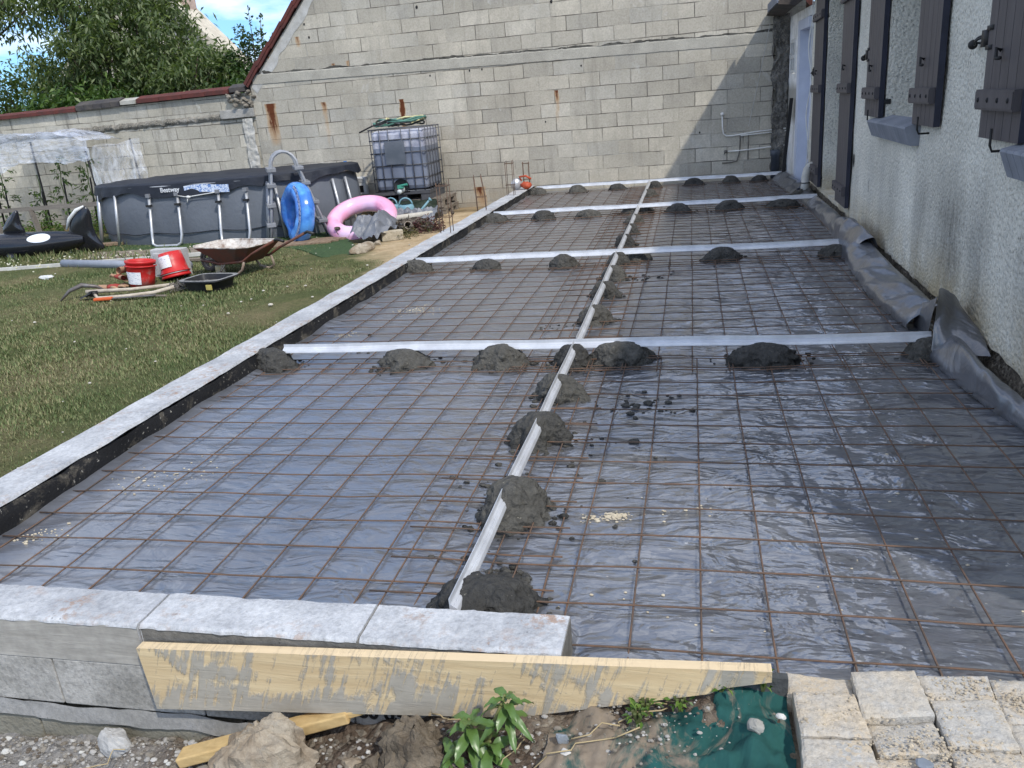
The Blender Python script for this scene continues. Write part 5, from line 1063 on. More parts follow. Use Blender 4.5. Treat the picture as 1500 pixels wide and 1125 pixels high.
for k in range(90):
    x, y = rg.uniform(-5.25, -4.9), rg.gauss(7.40, .13); a = rg.uniform(0, 6.28); L0 = rg.uniform(.08, .22); b.tube([(x, y, GZ+.02), (x+L0*.5*math.cos(a), y+L0*.5*math.sin(a), GZ+.03+rg.random()*.06), (x+L0*math.cos(a+.4), y+L0*math.sin(a+.4), GZ+.02)], .004, 4)
tag(b.build('wire_scraps', simple('dark_twig', (.09, .085, .08), .8, (.16, .14, .12)), smooth=True), 'tangle of dark wire ends and twigs between bucket and trough', 'wire scraps', kind='stuff')
b = MB(); b.bar((-9.4, 8.72, GZ+.03), (-6.15, 9.33, GZ+.035), .05, .045); tag(b.build('batten', simple('white_batten', (.60, .59, .54), .7, (.45, .44, .4))), 'long white batten lying across the lawn behind the buckets', 'batten')
b = MB(); b.tube([(-7.95, 8.98, GZ+.05), (-6.6, 8.62, GZ+.05), (-5.75, 8.42, GZ+.05)], .052, 14); tag(b.build('drain_pipe', GREYP, smooth=True), 'grey plastic drain pipe lying on the lawn behind the buckets', 'pipe')
b = MB(); b.bar((-8.0, 9.08, GZ+.03), (-5.9, 8.95, GZ+.03), .09, .03); tag(b.build('board', WOODG), 'weathered board lying between the white batten and grey pipe', 'board')
b = MB(); b.box((-5.15, 8.1, GZ+.05), (.10, .06, .09), .3); b.box((-5.15, 8.068, GZ+.05), (.06, .004, .05), .3); tag(b.build('carton', simple('yellow_carton', (.50, .42, .20), .7, (.42, .40, .34), 14)), 'small yellow and grey carton by the barrow wheel', 'carton')
t = thing('duckboard', 'strip of weathered planks set in the grass before the pool', 'planks', (-7.2, 9.75, GZ))
for i in range(20):
    x = -8.35+.115*i; b = MB(); b.box((x+.02, 9.72+.0*i, GZ+.012+.002*(i % 3)), (.095, .72, .022), R(-34), jit=.003); b.build('board', WOODG, t)
t = thing('duckboard', 'short planks lying at the edge of the green turf mat', 'planks', (-5.0, 9.85, GZ))
for i in range(4): b = MB(); b.bar((-5.55+.0*i, 9.72+.12*i, GZ+.022), (-4.62+.05*i, 9.92+.13*i, GZ+.024), .10, .02); b.build('board', WB, t)
TF = simple('green_turf', (.065, .115, .042), .95, (.036, .07, .026), 30, 120, .9, .02)
def mat_(poly, lab, z=GZ+.012):
    b = MB(); b.prism(poly, z-.012, z, 'z'); return tag(b.build('turf_mat', TF), lab, 'turf mat')
mat_([(-5.6, 10.05), (-4.82, 9.45), (-4.25, 8.80), (-3.82, 8.76), (-3.98, 9.3), (-4.5, 10.2), (-5.0, 10.9), (-5.7, 10.9)], 'dark green artificial turf mat at the pool ladder')
mat_([(-9.0, 10.35), (-8.2, 10.15), (-5.75, 10.1), (-5.75, 11.0), (-9.0, 11.3)], 'green artificial turf strip along the front of the pool', GZ+.008)
b = MB(); b.rock((-7.55, 8.2, GZ+.02), (.11, .06, .03), .3, 7, 3, 1); tag(b.build('litter', WHITE), 'white scrap of plastic lying on the lawn by the gloves', 'litter')
b = MB(); rg = random.Random(11)
for k in range(70):
    x = -2.7-abs(rg.gauss(0, 1.9)); y = 2.3+8.2*rg.random()**.7; s = rg.uniform(.004, .012)*(1 if rg.random() < .9 else 1.7)
    b.rock((x, y, ground_z(x, y)+.02), (s*1.4, s, s*.7), .3, 5, k, 1)
tag(b.build('lawn_chips', m_concrete('chalk_chip', (.60, .57, .50), (.42, .38, .31), 9, .4, .005)), 'white stone chips scattered over the lawn', 'stone chips', kind='stuff')

# ------------------------------------------------------------------ grass
def grass_at(n, f, seed):
    rg = np.random.default_rng(seed); y = 2.0+9.6*rg.random(n)**f; x = -2.66-(.35+1.28*y)*rg.random(n)
    return x, y
n = 330000; gx, gy = grass_at(n, 1.25, 3)
g1 = np.sin(gx*1.9+np.sin(gy*1.3)*1.7)*np.sin(gy*2.3+np.sin(gx*1.1)*2)*.5+np.sin(gx*4.7+gy*2.1)*np.sin(gy*5.3-gx*1.3)*.3
sandy = (gx+2.62+.52*(gy-6.3)+.5*g1 > 0) & (gy > 6.0)
keep = (RNG.random(n) < np.clip(.62+.55*g1, .12, 1)) & ~sandy & ~((gx > -4.6) & (gy > 8.6))
gx, gy, g1 = gx[keep], gy[keep], g1[keep]; n = len(gx)
hh = (.007+.014*RNG.random(n))*(1+.4*g1); an = RNG.random(n)*2*np.pi; ln = hh*(.5+1.1*RNG.random(n)); wd = .0028+.0012*gy/4
gz = np.full(n, -.305)+.02*0
ax, ay = np.cos(an), np.sin(an); vs = np.empty((n, 3, 3))
vs[:, 0] = np.stack([gx-ay*wd, gy+ax*wd, gz], 1); vs[:, 1] = np.stack([gx+ay*wd, gy-ax*wd, gz], 1); vs[:, 2] = np.stack([gx+ax*ln, gy+ay*ln, gz+hh+.012], 1)
GRM = NT('grass_blade'); x, y, z = GRM.sep(); isl = GRM.island()
gc = GRM.ramp(GRM.math('ADD', GRM.math('MULTIPLY', isl, .5), GRM.math('MULTIPLY', GRM.noise(1.1, 7, .68, dist=.3), .62)), (.30, (.060, .098, .030)), (.48, (.105, .145, .050)), (.63, (.17, .185, .078)), (.84, (.28, .25, .135)))
GRM.fin(gc, .6, spec=.25)
tag(npmesh('grass', vs.reshape(-1, 3), np.arange(n*3).reshape(-1, 3), GRM.m), 'short patchy green and yellow lawn grass', 'grass', kind='stuff')
# taller tufts and clover flowers beside the decking
b = MB()
for (cx, cy, sp, m) in ((-8.5, 9.6, .5, 400), (-9.4, 9.4, .5, 300), (-8.9, 10.4, .25, 160), (-9.6, 9.75, .2, 160), (-7.2, 9.3, .5, 160)):
    for k in range(m):
        x, y = random.gauss(cx, sp), random.gauss(cy, sp*.4); leafmesh(b, (x, y, GZ), V(random.gauss(0, .4), random.gauss(0, .4), 1), rdir(), random.uniform(.05, .14), .009)
tag(b.build('tall_grass', GRM.m), 'taller grass tufts around the orca and the planks', 'grass', kind='stuff')
b = MB()
for k in range(110):
    x, y = random.gauss(-8.4, .8), random.gauss(9.35, .35); b.blob((x, y, GZ+.05), (.012, .012, .010), .2, 2, k, 6, 4)
tag(b.build('clover_flowers', simple('clover_white', (.62, .62, .52), .8, (.55, .52, .30))), 'small white clover flowers in the grass', 'flowers', kind='stuff')

# ------------------------------------------------------------------ foreground: plank, pavers, net, rocks, plant
PK2 = NT('plank_with_mortar_drips'); x, y, z = PK2.sep()
gr = PK2.noise(3, 6, .65, PK2.map((1.2, 14, 14)), .6)
wd_ = PK2.mix(PK2.ramp(gr, (.3, 0.0), (.7, 1.0)), (.46, .34, .19), (.59, .47, .285))
slx = PK2.math('ADD', x, PK2.math('MULTIPLY', z, -.35))
sv = PK2.comb(PK2.math('MULTIPLY', slx, 46.0), 0.0, PK2.math('MULTIPLY', z, 5.0)); dr = PK2.noise(1.0, 4, .6, sv, .8)
patch = PK2.noise(5.5, 4, .6, PK2.map((1, 1, 1.6)), .6)
lowg = PK2.math('MULTIPLY', PK2.math('SUBTRACT', -.095, PK2.math('ADD', z, PK2.math('MULTIPLY', x, -.02))), 9.0, clamp=True)
lft = PK2.math('SUBTRACT', .95, PK2.math('MULTIPLY', PK2.math('ADD', x, .8), .75), clamp=True)
dm = PK2.math('ADD', PK2.math('ADD', dr, PK2.math('MULTIPLY', PK2.math('SUBTRACT', patch, .5), .9)), PK2.math('MULTIPLY', lowg, .22))
dm = PK2.math('ADD', dm, PK2.math('MULTIPLY', PK2.math('SUBTRACT', PK2.noise(120, 4, .7), .5), .16)); dm = PK2.math('SUBTRACT', dm, PK2.math('MULTIPLY', PK2.math('SUBTRACT', 1.0, lft), .10))
fm = PK2.ramp(dm, (.47, 0.0), (.60, .85)); onface = PK2.math('LESS_THAN', PK2.math('ABSOLUTE', PK2.sep(PK2.n.new('ShaderNodeNewGeometry').outputs['Normal'])[2]), .5)
pc = PK2.mix(PK2.math('MULTIPLY', fm, onface), wd_, PK2.mix(PK2.noise(30, 4), (.22, .215, .19), (.36, .345, .31)))
pc = PK2.mix(PK2.math('MULTIPLY', PK2.math('SUBTRACT', 1.0, onface), .85), pc, (.66, .52, .33))
PLM = PK2.fin(pc, .8, PK2.bump(PK2.math('ADD', gr, PK2.math('MULTIPLY', fm, 1.2)), .5, .006))
b = MB(); n = 60; b2 = []
topz = lambda x: -.045+(.060)*(x+1.41)/1.575; 
def botz(x): return -.225+.07*(x+1.38)/.97 if x < -.41 else -.155+.143*(x+.41)/.575
xs = [-1.41+1.575*i/n for i in range(n+1)]
for i, x in enumerate(xs):
    e = .0015*nz(x*20, 1); lean = .02; sk = .03*(1-(i/n)) if i == 0 else 0
    for (yy_, zz) in ((1.498, topz(x)+e), (1.526, topz(x)+e*.5), (1.526, botz(max(x, -1.38))), (1.498-lean*.0, botz(max(x, -1.38)))): b.v.append((x+(.025*(topz(x)-zz)/.18 if i == 0 else 0), yy_-(.012 if zz < topz(x)-.05 else 0), zz))
for i in range(n):
    for j in range(4): b.f.append((i*4+j, i*4+(j+1) % 4, i*4+4+(j+1) % 4, i*4+4+j))
b.f += [(3, 2, 1, 0), tuple(n*4+j for j in range(4))]
tag(b.build('plank', PLM), 'yellow wooden plank with grey mortar drips against the low wall', 'plank')
b = MB(); b.grid(lambda u, v: V(-1.31+.45*u, 1.445+.03*u+.03*(v-.5)+.0*v, -.325+.125*u-.018*abs(v-.5)), 4, 4)
b = MB(); b.bar((-1.30, 1.43, -.325), (-.84, 1.50, -.195), .05, .03); b.bar((-.86, 1.496, -.199), (-.80, 1.505, -.180), .03, .02); tag(b.build('wooden_stake', m_wood('yellow_stake', (.44, .30, .13), (.58, .42, .20)), bevel=.004), 'pointed yellow wooden stake lying on the soil behind the big rock', 'stake')
text('marker_digits', '77  133 80 033', .055, Matrix.Translation((-1.02, 1.5345, -.232)) @ Matrix.Rotation(R(2), 4, 'Y') @ Matrix.Rotation(PI/2, 4, 'X'), BLACK, bpy.data.objects['retaining_wall'], .0008, .0015)
PVM = NT('dusty_paver'); pv = PVM.rng()
pvc = PVM.mix(PVM.ramp(PVM.noise(7, 6, .7), (.4, 0.0), (.6, 1.0)), (.45, .43, .39), PVM.mix(pv, (.50, .445, .36), (.54, .455, .34)))
pvc = PVM.mix(.75, pvc, PVM.ramp(PVM.noise(80, 5, .75), (.3, .62), (.52, 1.0), (.72, 1.22)), 'MULTIPLY')
cr = PVM.math('MULTIPLY', PVM.ramp(PVM.noise(9, 4, .6), (.47, 0.0), (.6, 1.0)), PVM.ramp(PVM.voro(120, out='Color'), (.45, 0.0), (.55, .8))); pvc = PVM.mix(cr, pvc, (.52, .43, .31))
PVM.fin(pvc, .95, PVM.bump(PVM.math('ADD', PVM.noise(60, 5, .75), PVM.math('MULTIPLY', PVM.noise(8, 3), .8)), .9, .008), spec=.12)
PAV = [[(0.208, 1.599), (0.34, 1.585), (0.336, 1.523), (0.203, 1.521)], [(0.344, 1.586), (0.474, 1.602), (0.48, 1.47), (0.343, 1.45)], [(0.482, 1.596), (0.622, 1.611), (0.616, 1.536), (0.486, 1.521)], [(0.627, 1.603), (0.736, 1.612), (0.732, 1.484), (0.62, 1.471)], [(0.213, 1.516), (0.336, 1.523), (0.346, 1.397), (0.215, 1.389)], [(0.350, 1.443), (0.477, 1.462), (0.485, 1.371), (0.357, 1.357)], [(0.489, 1.519), (0.618, 1.534), (0.613, 1.397), (0.49, 1.389)], [(0.214, 1.381), (0.340, 1.387), (0.344, 1.309), (0.208, 1.286)], [(0.622, 1.467), (0.729, 1.478), (0.729, 1.36), (0.619, 1.389)], [(0.49, 1.382), (0.616, 1.392), (0.616, 1.298), (0.493, 1.282)], [(0.349, 1.35), (0.48, 1.363), (0.48, 1.265), (0.346, 1.248)], [(0.208, 1.281), (0.340, 1.302), (0.336, 1.201), (0.201, 1.183)]]
PL = ['paver at the corner by the green net, lower than its neighbours', 'raised paver with a lifted front edge, second from the net', 'narrow half paver in the back row beneath the plastic', 'paver at the right picture edge touching the plastic', 'crusty square paver beside the net, behind the front one', 'tilted paver sunk under sand and grit', 'large dusty paver in front of the narrow half paver', 'front paver beside the net with two dark spots', 'paver at the right edge, in the second row', 'sandy paver at the bottom edge, right of the slate chip', 'gritty paver at the bottom edge under the slate chip', 'paver at the bottom edge nearest the net']
DZ = [-.062, -.039, -.046, -.048, -.045, -.052, -.044, -.046, -.050, -.048, -.056, -.05]
for i, (p, lb) in enumerate(zip(PAV, PL)):
    b = MB(); cx, cy = sum(q[0] for q in p)/4, sum(q[1] for q in p)/4; tx, ty = random.uniform(-.03, .03), random.uniform(-.03, .03)
    if i == 5: tx, ty = .05, -.10
    N = 22
    def top(u, v, p=p):
        a = Vector((*p[0], 0)).lerp(Vector((*p[1], 0)), u); c = Vector((*p[3], 0)).lerp(Vector((*p[2], 0)), u); q = a.lerp(c, v); e = min(u, 1-u, v, 1-v)*.13
        ed = max(0, .008-e)/.008; x, y = q.x+.002*nz(q.x*60, q.y*60, i), q.y+.002*nz(q.y*60, q.x*60, i+3)
        return V(cx+(x-cx)*(1.045-.012*ed), cy+(y-cy)*(1.045-.012*ed), DZ[i]+tx*(x-cx)+ty*(y-cy)+.0025*fbm(x*30, y*30, i)-.0035*ed*(1+.8*nz(x*40, y*40)))
    b.grid(top, N, N); per = [j for j in range(N)]+[N-1+N*j for j in range(1, N)]+[N*(N-1)+j for j in range(N-2, -1, -1)]+[N*j for j in range(N-2, 0, -1)]
    base = len(b.v); b.v += [(b.v[k][0], b.v[k][1], -.16) for k in per]; m = len(per); b.f += [(per[k], base+k, base+(k+1) % m, per[(k+1) % m]) for k in range(m)]
    tag(b.build('paver', PVM.m), lb, 'paver', 'grey pavers laid at the end of the terrace')
b = MB(); b.add([(.19, .6, -.105), (2.5, .6, -.105), (2.5, 1.64, -.105), (.19, 1.64, -.105)], [(0, 1, 2, 3)]); b.add([(.19, .6, -.105), (.19, 1.64, -.105), (.19, 1.64, -.25), (.19, .6, -.25)], [(0, 1, 2, 3)])
tag(b.build('paving_bed', m_soil('sand_bed', ((.16, .13, .09), (.29, .24, .17), (.42, .36, .27)), .6)), kind='structure')
b = MB(); rg = random.Random(2)
for k in range(1100):
    c = rg.choice(((.40, 1.36, .06), (.47, 1.40, .05), (.55, 1.48, .05), (.27, 1.46, .05), (.56, 1.57, .035), (.65, 1.53, .03), (.42, 1.54, .03), (.5, 1.33, .07))); x, y = rg.gauss(c[0], c[2]), rg.gauss(c[1], c[2]*.6)
    if x < .21 or y > 1.6: continue
    s = abs(rg.gauss(.0010, .0010))+.0006; b.rock((x, y, -.045+s*.3), (s*1.2, s, s*.8), .3, 4, k, 1)
tag(b.build('paver_grit', m_concrete('pale_grit', (.50, .43, .32), (.34, .28, .2), 30, .3, .003)), 'pale sand and grit spilled over the pavers', 'grit', kind='stuff')
b = MB(); b.rock((.43, 1.335, -.043), (.022, .016, .005), .2, 8, 5, 1); tag(b.build('slate_chip', simple('slate_chip', (.24, .27, .31), .7)), 'thin blue grey slate chip lying on the gritty pavers', 'stone chip')
b = MB(); b.box2((.10, 1.532, -.25), (.203, 1.552, -.028)); b.box2((-.285, 1.530, -.25), (.10, 1.545, -.115)); tag(b.build('slab_edge', m_concrete('dark_slab_edge', (.10, .105, .105), (.06, .062, .062), 5, .6, .01)), 'dark wet concrete edge behind the plank end above the green net', 'slab edge')
NETN = NT('green_shade_net'); x, y, z = NETN.sep()
wv = NETN.math('MULTIPLY', NETN.math('ADD', NETN.math('SINE', NETN.math('MULTIPLY', x, 2600.0)), 1.0), .5); wh2 = NETN.noise(6, 5, .6, NETN.map((1, .5, 1)))
nc = NETN.mix(NETN.ramp(wh2, (.35, 0.0), (.65, 1.0)), (.012, .068, .062), (.022, .105, .094)); nc = NETN.mix(.35, nc, NETN.ramp(wv, (.2, .55), (.8, 1.2)), 'MULTIPLY')
du = NETN.ramp(NETN.math('ADD', NETN.noise(7, 6, .7, NETN.map((1, .7, 1), rot=(0, 0, .6)), .8), NETN.math('MULTIPLY', NETN.math('SUBTRACT', .08, x), .42)), (.53, 0.0), (.63, .9)); nc = NETN.mix(du, nc, NETN.mix(NETN.noise(60, 4, .7), (.17, .13, .095), (.34, .27, .2)))
NETM = NETN.fin(nc, .85, NETN.bump(NETN.math('ADD', wv, NETN.math('MULTIPLY', NETN.noise(12, 4), 2.0)), .4, .006))
def net(u, v):
    x = -.33+.525*u+.02*(v-.5); y = 1.00+(.495 if x < .0 else .495+.04*min(1, x/.1))*v; z = max(soil_z(x, y), -.5)-.012*max(0, (x-.0)*5)*v
    k = .008+.014*max(0, ridge(x*7+y*3, y*3.0, 6, 2)-.1)*(1-v**3); fold = .022*math.exp(-((x-.10-.02*v)/.014)**2)*(1-.6*v)
    up = (.03 if x > .05 else .0)*max(0, (v-.86)/.14)**1.2-.012*max(0, (v-.8)/.2)
    return V(x+.01*nz(y*9, 2), y, z+k+fold+up+.012*fbm(x*12, y*9, 2))
b = MB(); b.grid(net, 110, 80); tag(b.build('shade_net', NETM, smooth=True), 'dark green woven shade net covering the soil bank, dusted with earth', 'shade net')
b = MB(); rg = random.Random(9)
def onsoil(x, y): return soil_z(x, y)
for k in range(5200):
    f = rg.random()
    if f < .45: x, y = rg.uniform(-2.2, -1.15), 1.52-.45*rg.random()**1.5
    elif f < .8: x, y = rg.uniform(-1.3, -.25), rg.uniform(.9, 1.5)
    else: x, y = rg.gauss(-.1, .1), rg.gauss(1.42, .06)
    if x > -.3 and rg.random() < .8: continue
    s = (abs(rg.gauss(.0026, .003))+.0008)*(1.5 if x < -1.2 and rg.random() < .2 else 1)*(.55 if x > -.3 else .8)
    b.rock((x, y, onsoil(x, y)+s*.4+(.015 if x > -.3 else 0)), (s*1.3, s, s*.8), .35, 5, k, 1)
GV = NT('soil_pebble'); tag(b.build('gravel', GV.fin(GV.ramp(GV.island(), (0, (.10, .08, .06)), (.3, (.20, .175, .14)), (.65, (.30, .285, .26)), (.94, (.37, .355, .33)), (1, (.52, .51, .47))), .9, GV.bump(GV.noise(90, 3), .4, .003))), 'loose stones and grey gravel on the soil in front of the wall', 'gravel', kind='stuff')
stone((-1.03, 1.385, -.275), (.135, .10, .165), 21, 'large pale chalky limestone rock in front of the plank', STONE, 11, None, 6, .5)
stone((-.63, 1.40, -.225), (.115, .08, .095), 12, 'rounded lumpy grey brown rock beside the laurel plant', CLOD, 5, None, 6, .7); stone((-.715, 1.33, -.27), (.10, .08, .07), 14, 'half buried brown rock below the lumpy one', CLOD, 5, None, 5, 1.1)
stone((-.80, 1.40, -.265), (.035, .03, .025), 16, 'small white stone between the big rocks'); stone((-.27, 1.36, -.135), (.018, .014, .024), 17, 'white pebble on the soil at the net edge', m_concrete('white_pebble', (.62, .60, .56), (.5, .48, .44))); stone((-.285, 1.40, -.125), (.016, .010, .022), 18, 'blue grey slate pebble beside the white one', simple('slate_pebble', (.27, .30, .33), .8)); stone((.125, 1.40, -.045), (.018, .018, .02), 19, 'grey pebble on the green net', m_concrete('grey_pebble', (.34, .33, .30), (.26, .25, .22))); stone((.18, 1.44, -.05), (.012, .008, .008), 20, 'white pebble on the green net near the pavers', bpy.data.materials['white_pebble'])
CHK = m_concrete('pale_wall_lump', (.46, .455, .44), (.36, .35, .33), 6, .5, .01)
stone((-1.55, 1.49, -.36), (.05, .03, .055), 31, 'broken pale block piece at the foot of the low wall', CHK)
# laurel plant
LF = NT('laurel_leaf'); lfc = LF.ramp(LF.island(), (0, (.035, .08, .020)), (.5, (.065, .13, .030)), (.8, (.12, .18, .045)), (1, (.24, .23, .05)))
LFM = LF.fin(lfc, .35, LF.bump(LF.noise(70, 3), .15, .002), spec=.45)
t = thing('laurel_plant', 'leafy green laurel seedling growing in front of the plank', 'plant', (-.49, 1.38, -.22))
def laurel_leaf(p, d, L, W, droop, roll):
    p = Vector(p); d = Vector(d).normalized(); s = d.cross(V(0, 0, 1)); s = s.normalized() if s.length > .05 else V(1, 0, 0); up = s.cross(d).normalized(); up = up*math.cos(roll)+s*math.sin(roll); s = d.cross(up).normalized(); b = MB(); n = 9
    for i in range(n):
        f = i/(n-1); w = W*.5*(math.sin(PI*min(1, f*.92+.06)**.85))**.8*(1 if f < 1 else .05)+.0006; c = p+d*L*f-V(0, 0, 1)*droop*L*f*f+up*.0
        wv_ = .004*math.sin(f*14); b.v += [tuple(c+s*w+up*(w*.35+wv_)), tuple(c+s*w*.5+up*w*.12), tuple(c), tuple(c-s*w*.5+up*w*.12), tuple(c-s*w+up*(w*.35-wv_))]
    for i in range(n-1):
        for j in range(4): b.f.append((i*5+j, i*5+j+1, i*5+6+j, i*5+5+j))
    return b
rg = random.Random(4)
for (top_, n, sz) in (((-.405, 1.40, -.015), 15, .068), ((-.49, 1.385, -.075), 16, .084), ((-.44, 1.37, -.12), 11, .084), ((-.53, 1.37, -.15), 9, .076)):
    b = MB(); b.tube([(-.485, 1.385, -.24), (-.47+(top_[0]+.47)*.5, 1.385, -.15+(top_[2]+.15)*.4), top_], [.006, .005, .003], 6); b.build('stem', simple('plant_stem', (.14, .15, .05), .6), t, True)
    for k in range(n):
        a = k*2.4+rg.random()*.5; f = k/n; el = .75-1.1*(1-f); p = V(*top_)-V(0, 0, .075*(1-f)); d = V(math.cos(a), math.sin(a)*.9-.15, el)
        laurel_leaf(p, d, sz*rg.uniform(.75, 1.15)*(.75+.4*(1-f)), sz*.29, rg.uniform(.25, .75), rg.uniform(-.5, .5)).build('leaf', LFM, t, True)
for i, (x, y) in enumerate(((-.105, 1.475), (-.03, 1.485), (-.12, 1.44), (.06, 1.515), (.15, 1.535))):
    weed('weed_seedling', ['small green weed under the plank edge on the net', 'low green weed where the plank tapers', 'star shaped green seedling on the net', 'weed growing at the net fold below the plank end', 'tiny seedling at the dark slab edge beside the pavers'][i], 'weed', x, y, soil_z(x, y)+.03, .022, .03, 22, WEED, .02)
b = MB(); rg = random.Random(8)
for (x0, y0, x1, y1) in ((-.62, 1.47, -.50, 1.46), (-.24, 1.38, -.06, 1.47), (-.35, 1.33, -.12, 1.40), (-1.6, 1.36, -1.5, 1.46), (-.36, 1.42, -.40, 1.33), (-.14, 1.47, -.02, 1.50)):
    b.tube([(x0+(x1-x0)*k/8+.012*rg.gauss(0, 1), y0+(y1-y0)*k/8+.006*rg.gauss(0, 1), soil_z(x0+(x1-x0)*k/8, y0+(y1-y0)*k/8)+.03) for k in range(9)], .0016, 4)
tag(b.build('dry_stems', simple('straw', (.46, .36, .2), .8), smooth=True), 'dry straw stems and roots lying on the soil', 'straw', kind='stuff')
# sand spilled on the sheet
b = MB(); rg = random.Random(12)
for (cx, cy, n, sp) in ((-.25, 2.40, 150, .022), (-.33, 2.38, 50, .02), (-1.92, 5.35, 120, .09), (-2.2, 4.7, 40, .05), (-2.28, 2.15, 50, .05), (-2.1, 2.6, 60, .12), (-.05, 2.45, 16, .08), (.5, 2.2, 20, .4), (.6, 2.9, 12, .4), (-.3, 1.9, 14, .15)):
    for k in range(n):
        x, y = rg.gauss(cx, sp), rg.gauss(cy, sp*.7); s = abs(rg.gauss(.0022, .0015))+.0008; b.rock((x, y, poly_z(x, y)+s*.4), (s*1.4, s, s*.6), .3, 4, k, 1)
tag(b.build('spilled_sand', simple('pale_sand', (.56, .50, .38), .95, (.42, .36, .26), 30)), 'pale sand crumbs spilled on the plastic sheet', 'sand', kind='stuff')

# ------------------------------------------------------------------ trees, bushes and the neighbour's house beyond the wall
BARK = simple('bark', (.12, .09, .07), .9, (.07, .055, .045), 9, 40, .7, .01)
def tree(name, lab, cat, base, cen, rad, ncl, nlf, leaf, mat, droop=.5, gap=.0, seed=1, spread=.30, grp=None, upright=False):
    t = thing(name, lab, cat, base, group=grp); rg = random.Random(seed); cl = []; base = Vector(base); cen = Vector(cen)
    while len(cl) < ncl:
        d = V(rg.uniform(-1, 1), rg.uniform(-1, 1), rg.uniform(-1, 1))
        if d.length > 1 or d.length < .25: continue
        if fbm(d.x*2.1+seed, d.y*2.1, d.z*2.1, 2) < gap: continue
        cl.append(cen+V(d.x*rad[0], d.y*rad[1], d.z*rad[2]))
    b = MB(); fork = base+(cen-base)*.45; b.tube([base, base.lerp(fork, .5)+V(.05, .03, 0), fork], [.13, .10, .08], 8)
    for k in range(0, ncl, 3): c = cl[k]; m_ = fork.lerp(c, .5)+V(rg.uniform(-.2, .2), rg.uniform(-.2, .2), rg.uniform(0, .25)); b.tube([fork, m_, c], [.045, .025, .008], 5)
    b.build('trunk', BARK, t, True)
    lv = []; NV = ncl*nlf; A = np.empty((NV, 4, 3)); i = 0
    for c in cl:
        tw = V(rg.gauss(0, 1), rg.gauss(0, 1), rg.gauss(0, .6)-droop).normalized()
        for q in range(nlf):
            f = rg.random(); p = c+tw*(f-.35)*spread*2.2+V(rg.gauss(0, 1), rg.gauss(0, 1), rg.gauss(0, 1))*spread*.42; d = (V(rg.gauss(0, 1), rg.gauss(0, 1), rg.gauss(0, .7)-droop*1.4) if not upright else V(rg.gauss(0, .7), rg.gauss(0, .7), 1)).normalized()
            s = d.cross(V(rg.gauss(0, .7), rg.gauss(0, .7), 1)).normalized(); L = leaf[0]*rg.uniform(.65, 1.25); W = leaf[1]*rg.uniform(.8, 1.2); up = s.cross(d)
            A[i, 0] = p; A[i, 1] = p+d*L*.45+s*W*.5+up*W*.12; A[i, 2] = p+d*L-V(0, 0, L*.15); A[i, 3] = p+d*L*.45-s*W*.5+up*W*.12; i += 1
    A -= np.array(base)[None, None, :]
    npmesh('crown', A.reshape(-1, 3), np.arange(NV*4).reshape(-1, 4), mat, t); return t
PEACH = m_leaf('peach_leaf', (.055, .085, .032), (.115, .155, .062), (.26, .30, .16), .38); DKL = m_leaf('dark_leaf', (.028, .06, .018), (.055, .105, .028), (.10, .16, .04), .35); YGL = m_leaf('yellow_green_leaf', (.07, .12, .02), (.14, .19, .04), (.24, .27, .08)); SAP = m_leaf('sapling_leaf', (.022, .05, .018), (.045, .085, .03), (.09, .14, .05))
G2 = 'trees and bushes behind the garden wall'
tree('fruit_tree', 'large dark fruit tree with long drooping leaves behind the garden wall', 'tree', (-12.0, 16.2, -.5), (-11.45, 16.0, 2.95), (1.95, 1.2, 1.75), 210, 115, (.145, .042), PEACH, .55, -.28, 3, .30, G2)
tree('fruit_tree', 'overhanging dark fruit tree branches at the top left corner', 'tree', (-17.5, 16.0, .5), (-14.0, 15.7, 4.3), (1.4, .8, .75), 46, 80, (.15, .05), PEACH, .75, -.2, 11, .30, G2)
tree('fruit_tree', 'lower fruit tree spilling to the right over the red coping', 'tree', (-9.7, 15.6, -.5), (-9.6, 15.5, 2.2), (.95, .7, .70), 70, 105, (.14, .040), PEACH, .5, -.3, 5, .27, G2)
tree('young_tree', 'upright young tree with thin shoots beside the gable roof', 'tree', (-8.35, 15.8, -.5), (-8.45, 15.8, 2.2), (.62, .5, .62), 46, 80, (.10, .045), SAP, -.2, -.4, 7, .22, G2)
t = thing('sapling', 'thin sapling shoots rising against the sky beside the gable roof', 'tree', (-8.4, 15.7, -.5), group=G2); A = []; b = MB(); rg = random.Random(15)
for (x, z1) in ((-8.62, 3.15), (-8.28, 3.42), (-8.02, 3.28), (-8.42, 2.9), (-7.85, 2.85), (-8.15, 3.0)):
    p0 = V(-8.4, 15.7, 1.0); p1 = V(x, 15.7+rg.uniform(-.2, .2), z1); b.tube([p0, p0.lerp(p1, .5)+V(.03, 0, 0), p1], [.02, .013, .004], 5)
    for k in range(75):
        f = .35+.65*rg.random(); p = p0.lerp(p1, f)+V(rg.gauss(0, .05), rg.gauss(0, .05), 0)*(1.5-f); d = V(rg.gauss(0, 1), rg.gauss(0, 1), .6).normalized(); s = d.cross(rdir()).normalized(); L, W = rg.uniform(.06, .12), rg.uniform(.03, .05); A.append([p, p+d*L*.45+s*W*.5, p+d*L, p+d*L*.45-s*W*.5])
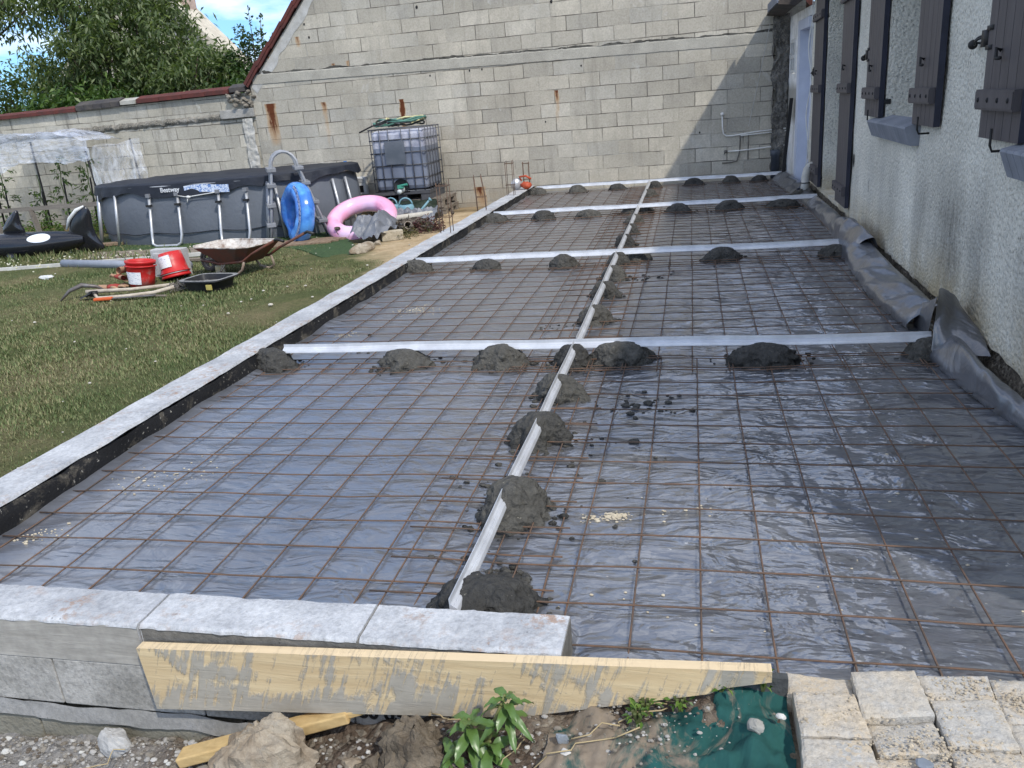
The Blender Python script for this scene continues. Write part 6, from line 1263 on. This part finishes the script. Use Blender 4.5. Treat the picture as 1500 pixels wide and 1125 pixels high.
b.build('trunk', BARK, t, True); A = np.array([[list(q) for q in a] for a in A])-np.array([-8.4, 15.7, -.5]); npmesh('crown', A.reshape(-1, 3), np.arange(len(A)*4).reshape(-1, 4), SAP, t)
tree('bush', 'dark bush filling the corner between coping and gable roof', 'bush', (-8.2, 15.2, -.5), (-8.35, 15.2, 1.75), (.85, .5, .55), 46, 100, (.10, .05), DKL, .1, -.5, 9, .26, G2)
tree('bush', 'sunlit yellow green bush far behind the wall at the left edge', 'bush', (-14.9, 17.2, -.5), (-14.9, 17.2, 1.95), (1.1, .6, .95), 60, 90, (.11, .05), YGL, .2, -.4, 13, .36, G2)
tree('bush', 'dark green bush low behind the left end of the garden wall', 'bush', (-14.4, 15.5, -.5), (-14.2, 15.4, 1.45), (1.4, .6, .5), 40, 90, (.13, .055), DKL, .3, -.5, 17, .28, G2)
tree('bush', 'mid green bush just above the dark slates of the wall', 'bush', (-11.3, 14.9, -.5), (-11.3, 14.9, 1.75), (1.8, .5, .5), 70, 90, (.15, .05), m_leaf('mid_leaf', (.03, .065, .016), (.065, .12, .028), (.12, .18, .045)), .4, -.5, 19, .28, G2)
t = thing('neighbour_house', 'cream gabled house with chimney seen through the trees', 'house', (-18, 26, -.5))
CRM = simple('cream_render', (.62, .57, .48), .9, (.55, .50, .42), 2, 30, .3)
b = MB(); b.prism([(-21.5, -.5), (-12.6, -.5), (-12.6, 1.4), (-17.1, 6.2), (-21.5, 1.4)], 25.2, 25.9); b.build('wall', CRM, t)
rf = MB().prism([(-12.0, .95), (-11.9, 1.15), (-17.1, 6.72), (-17.1, 6.42)], 24.8, 26.0).prism([(-22.2, .95), (-22.3, 1.15), (-17.1, 6.72), (-17.1, 6.42)], 24.8, 26.0).build('roof', simple('pale_roof_edge', (.58, .53, .42), .9, (.46, .41, .33), 5), t)
b = MB(); b.box2((-15.95, 25.3, 4.4), (-15.45, 25.85, 6.6)); b.build('chimney', simple('pinkish_chimney', (.50, .38, .31), .9), rf)
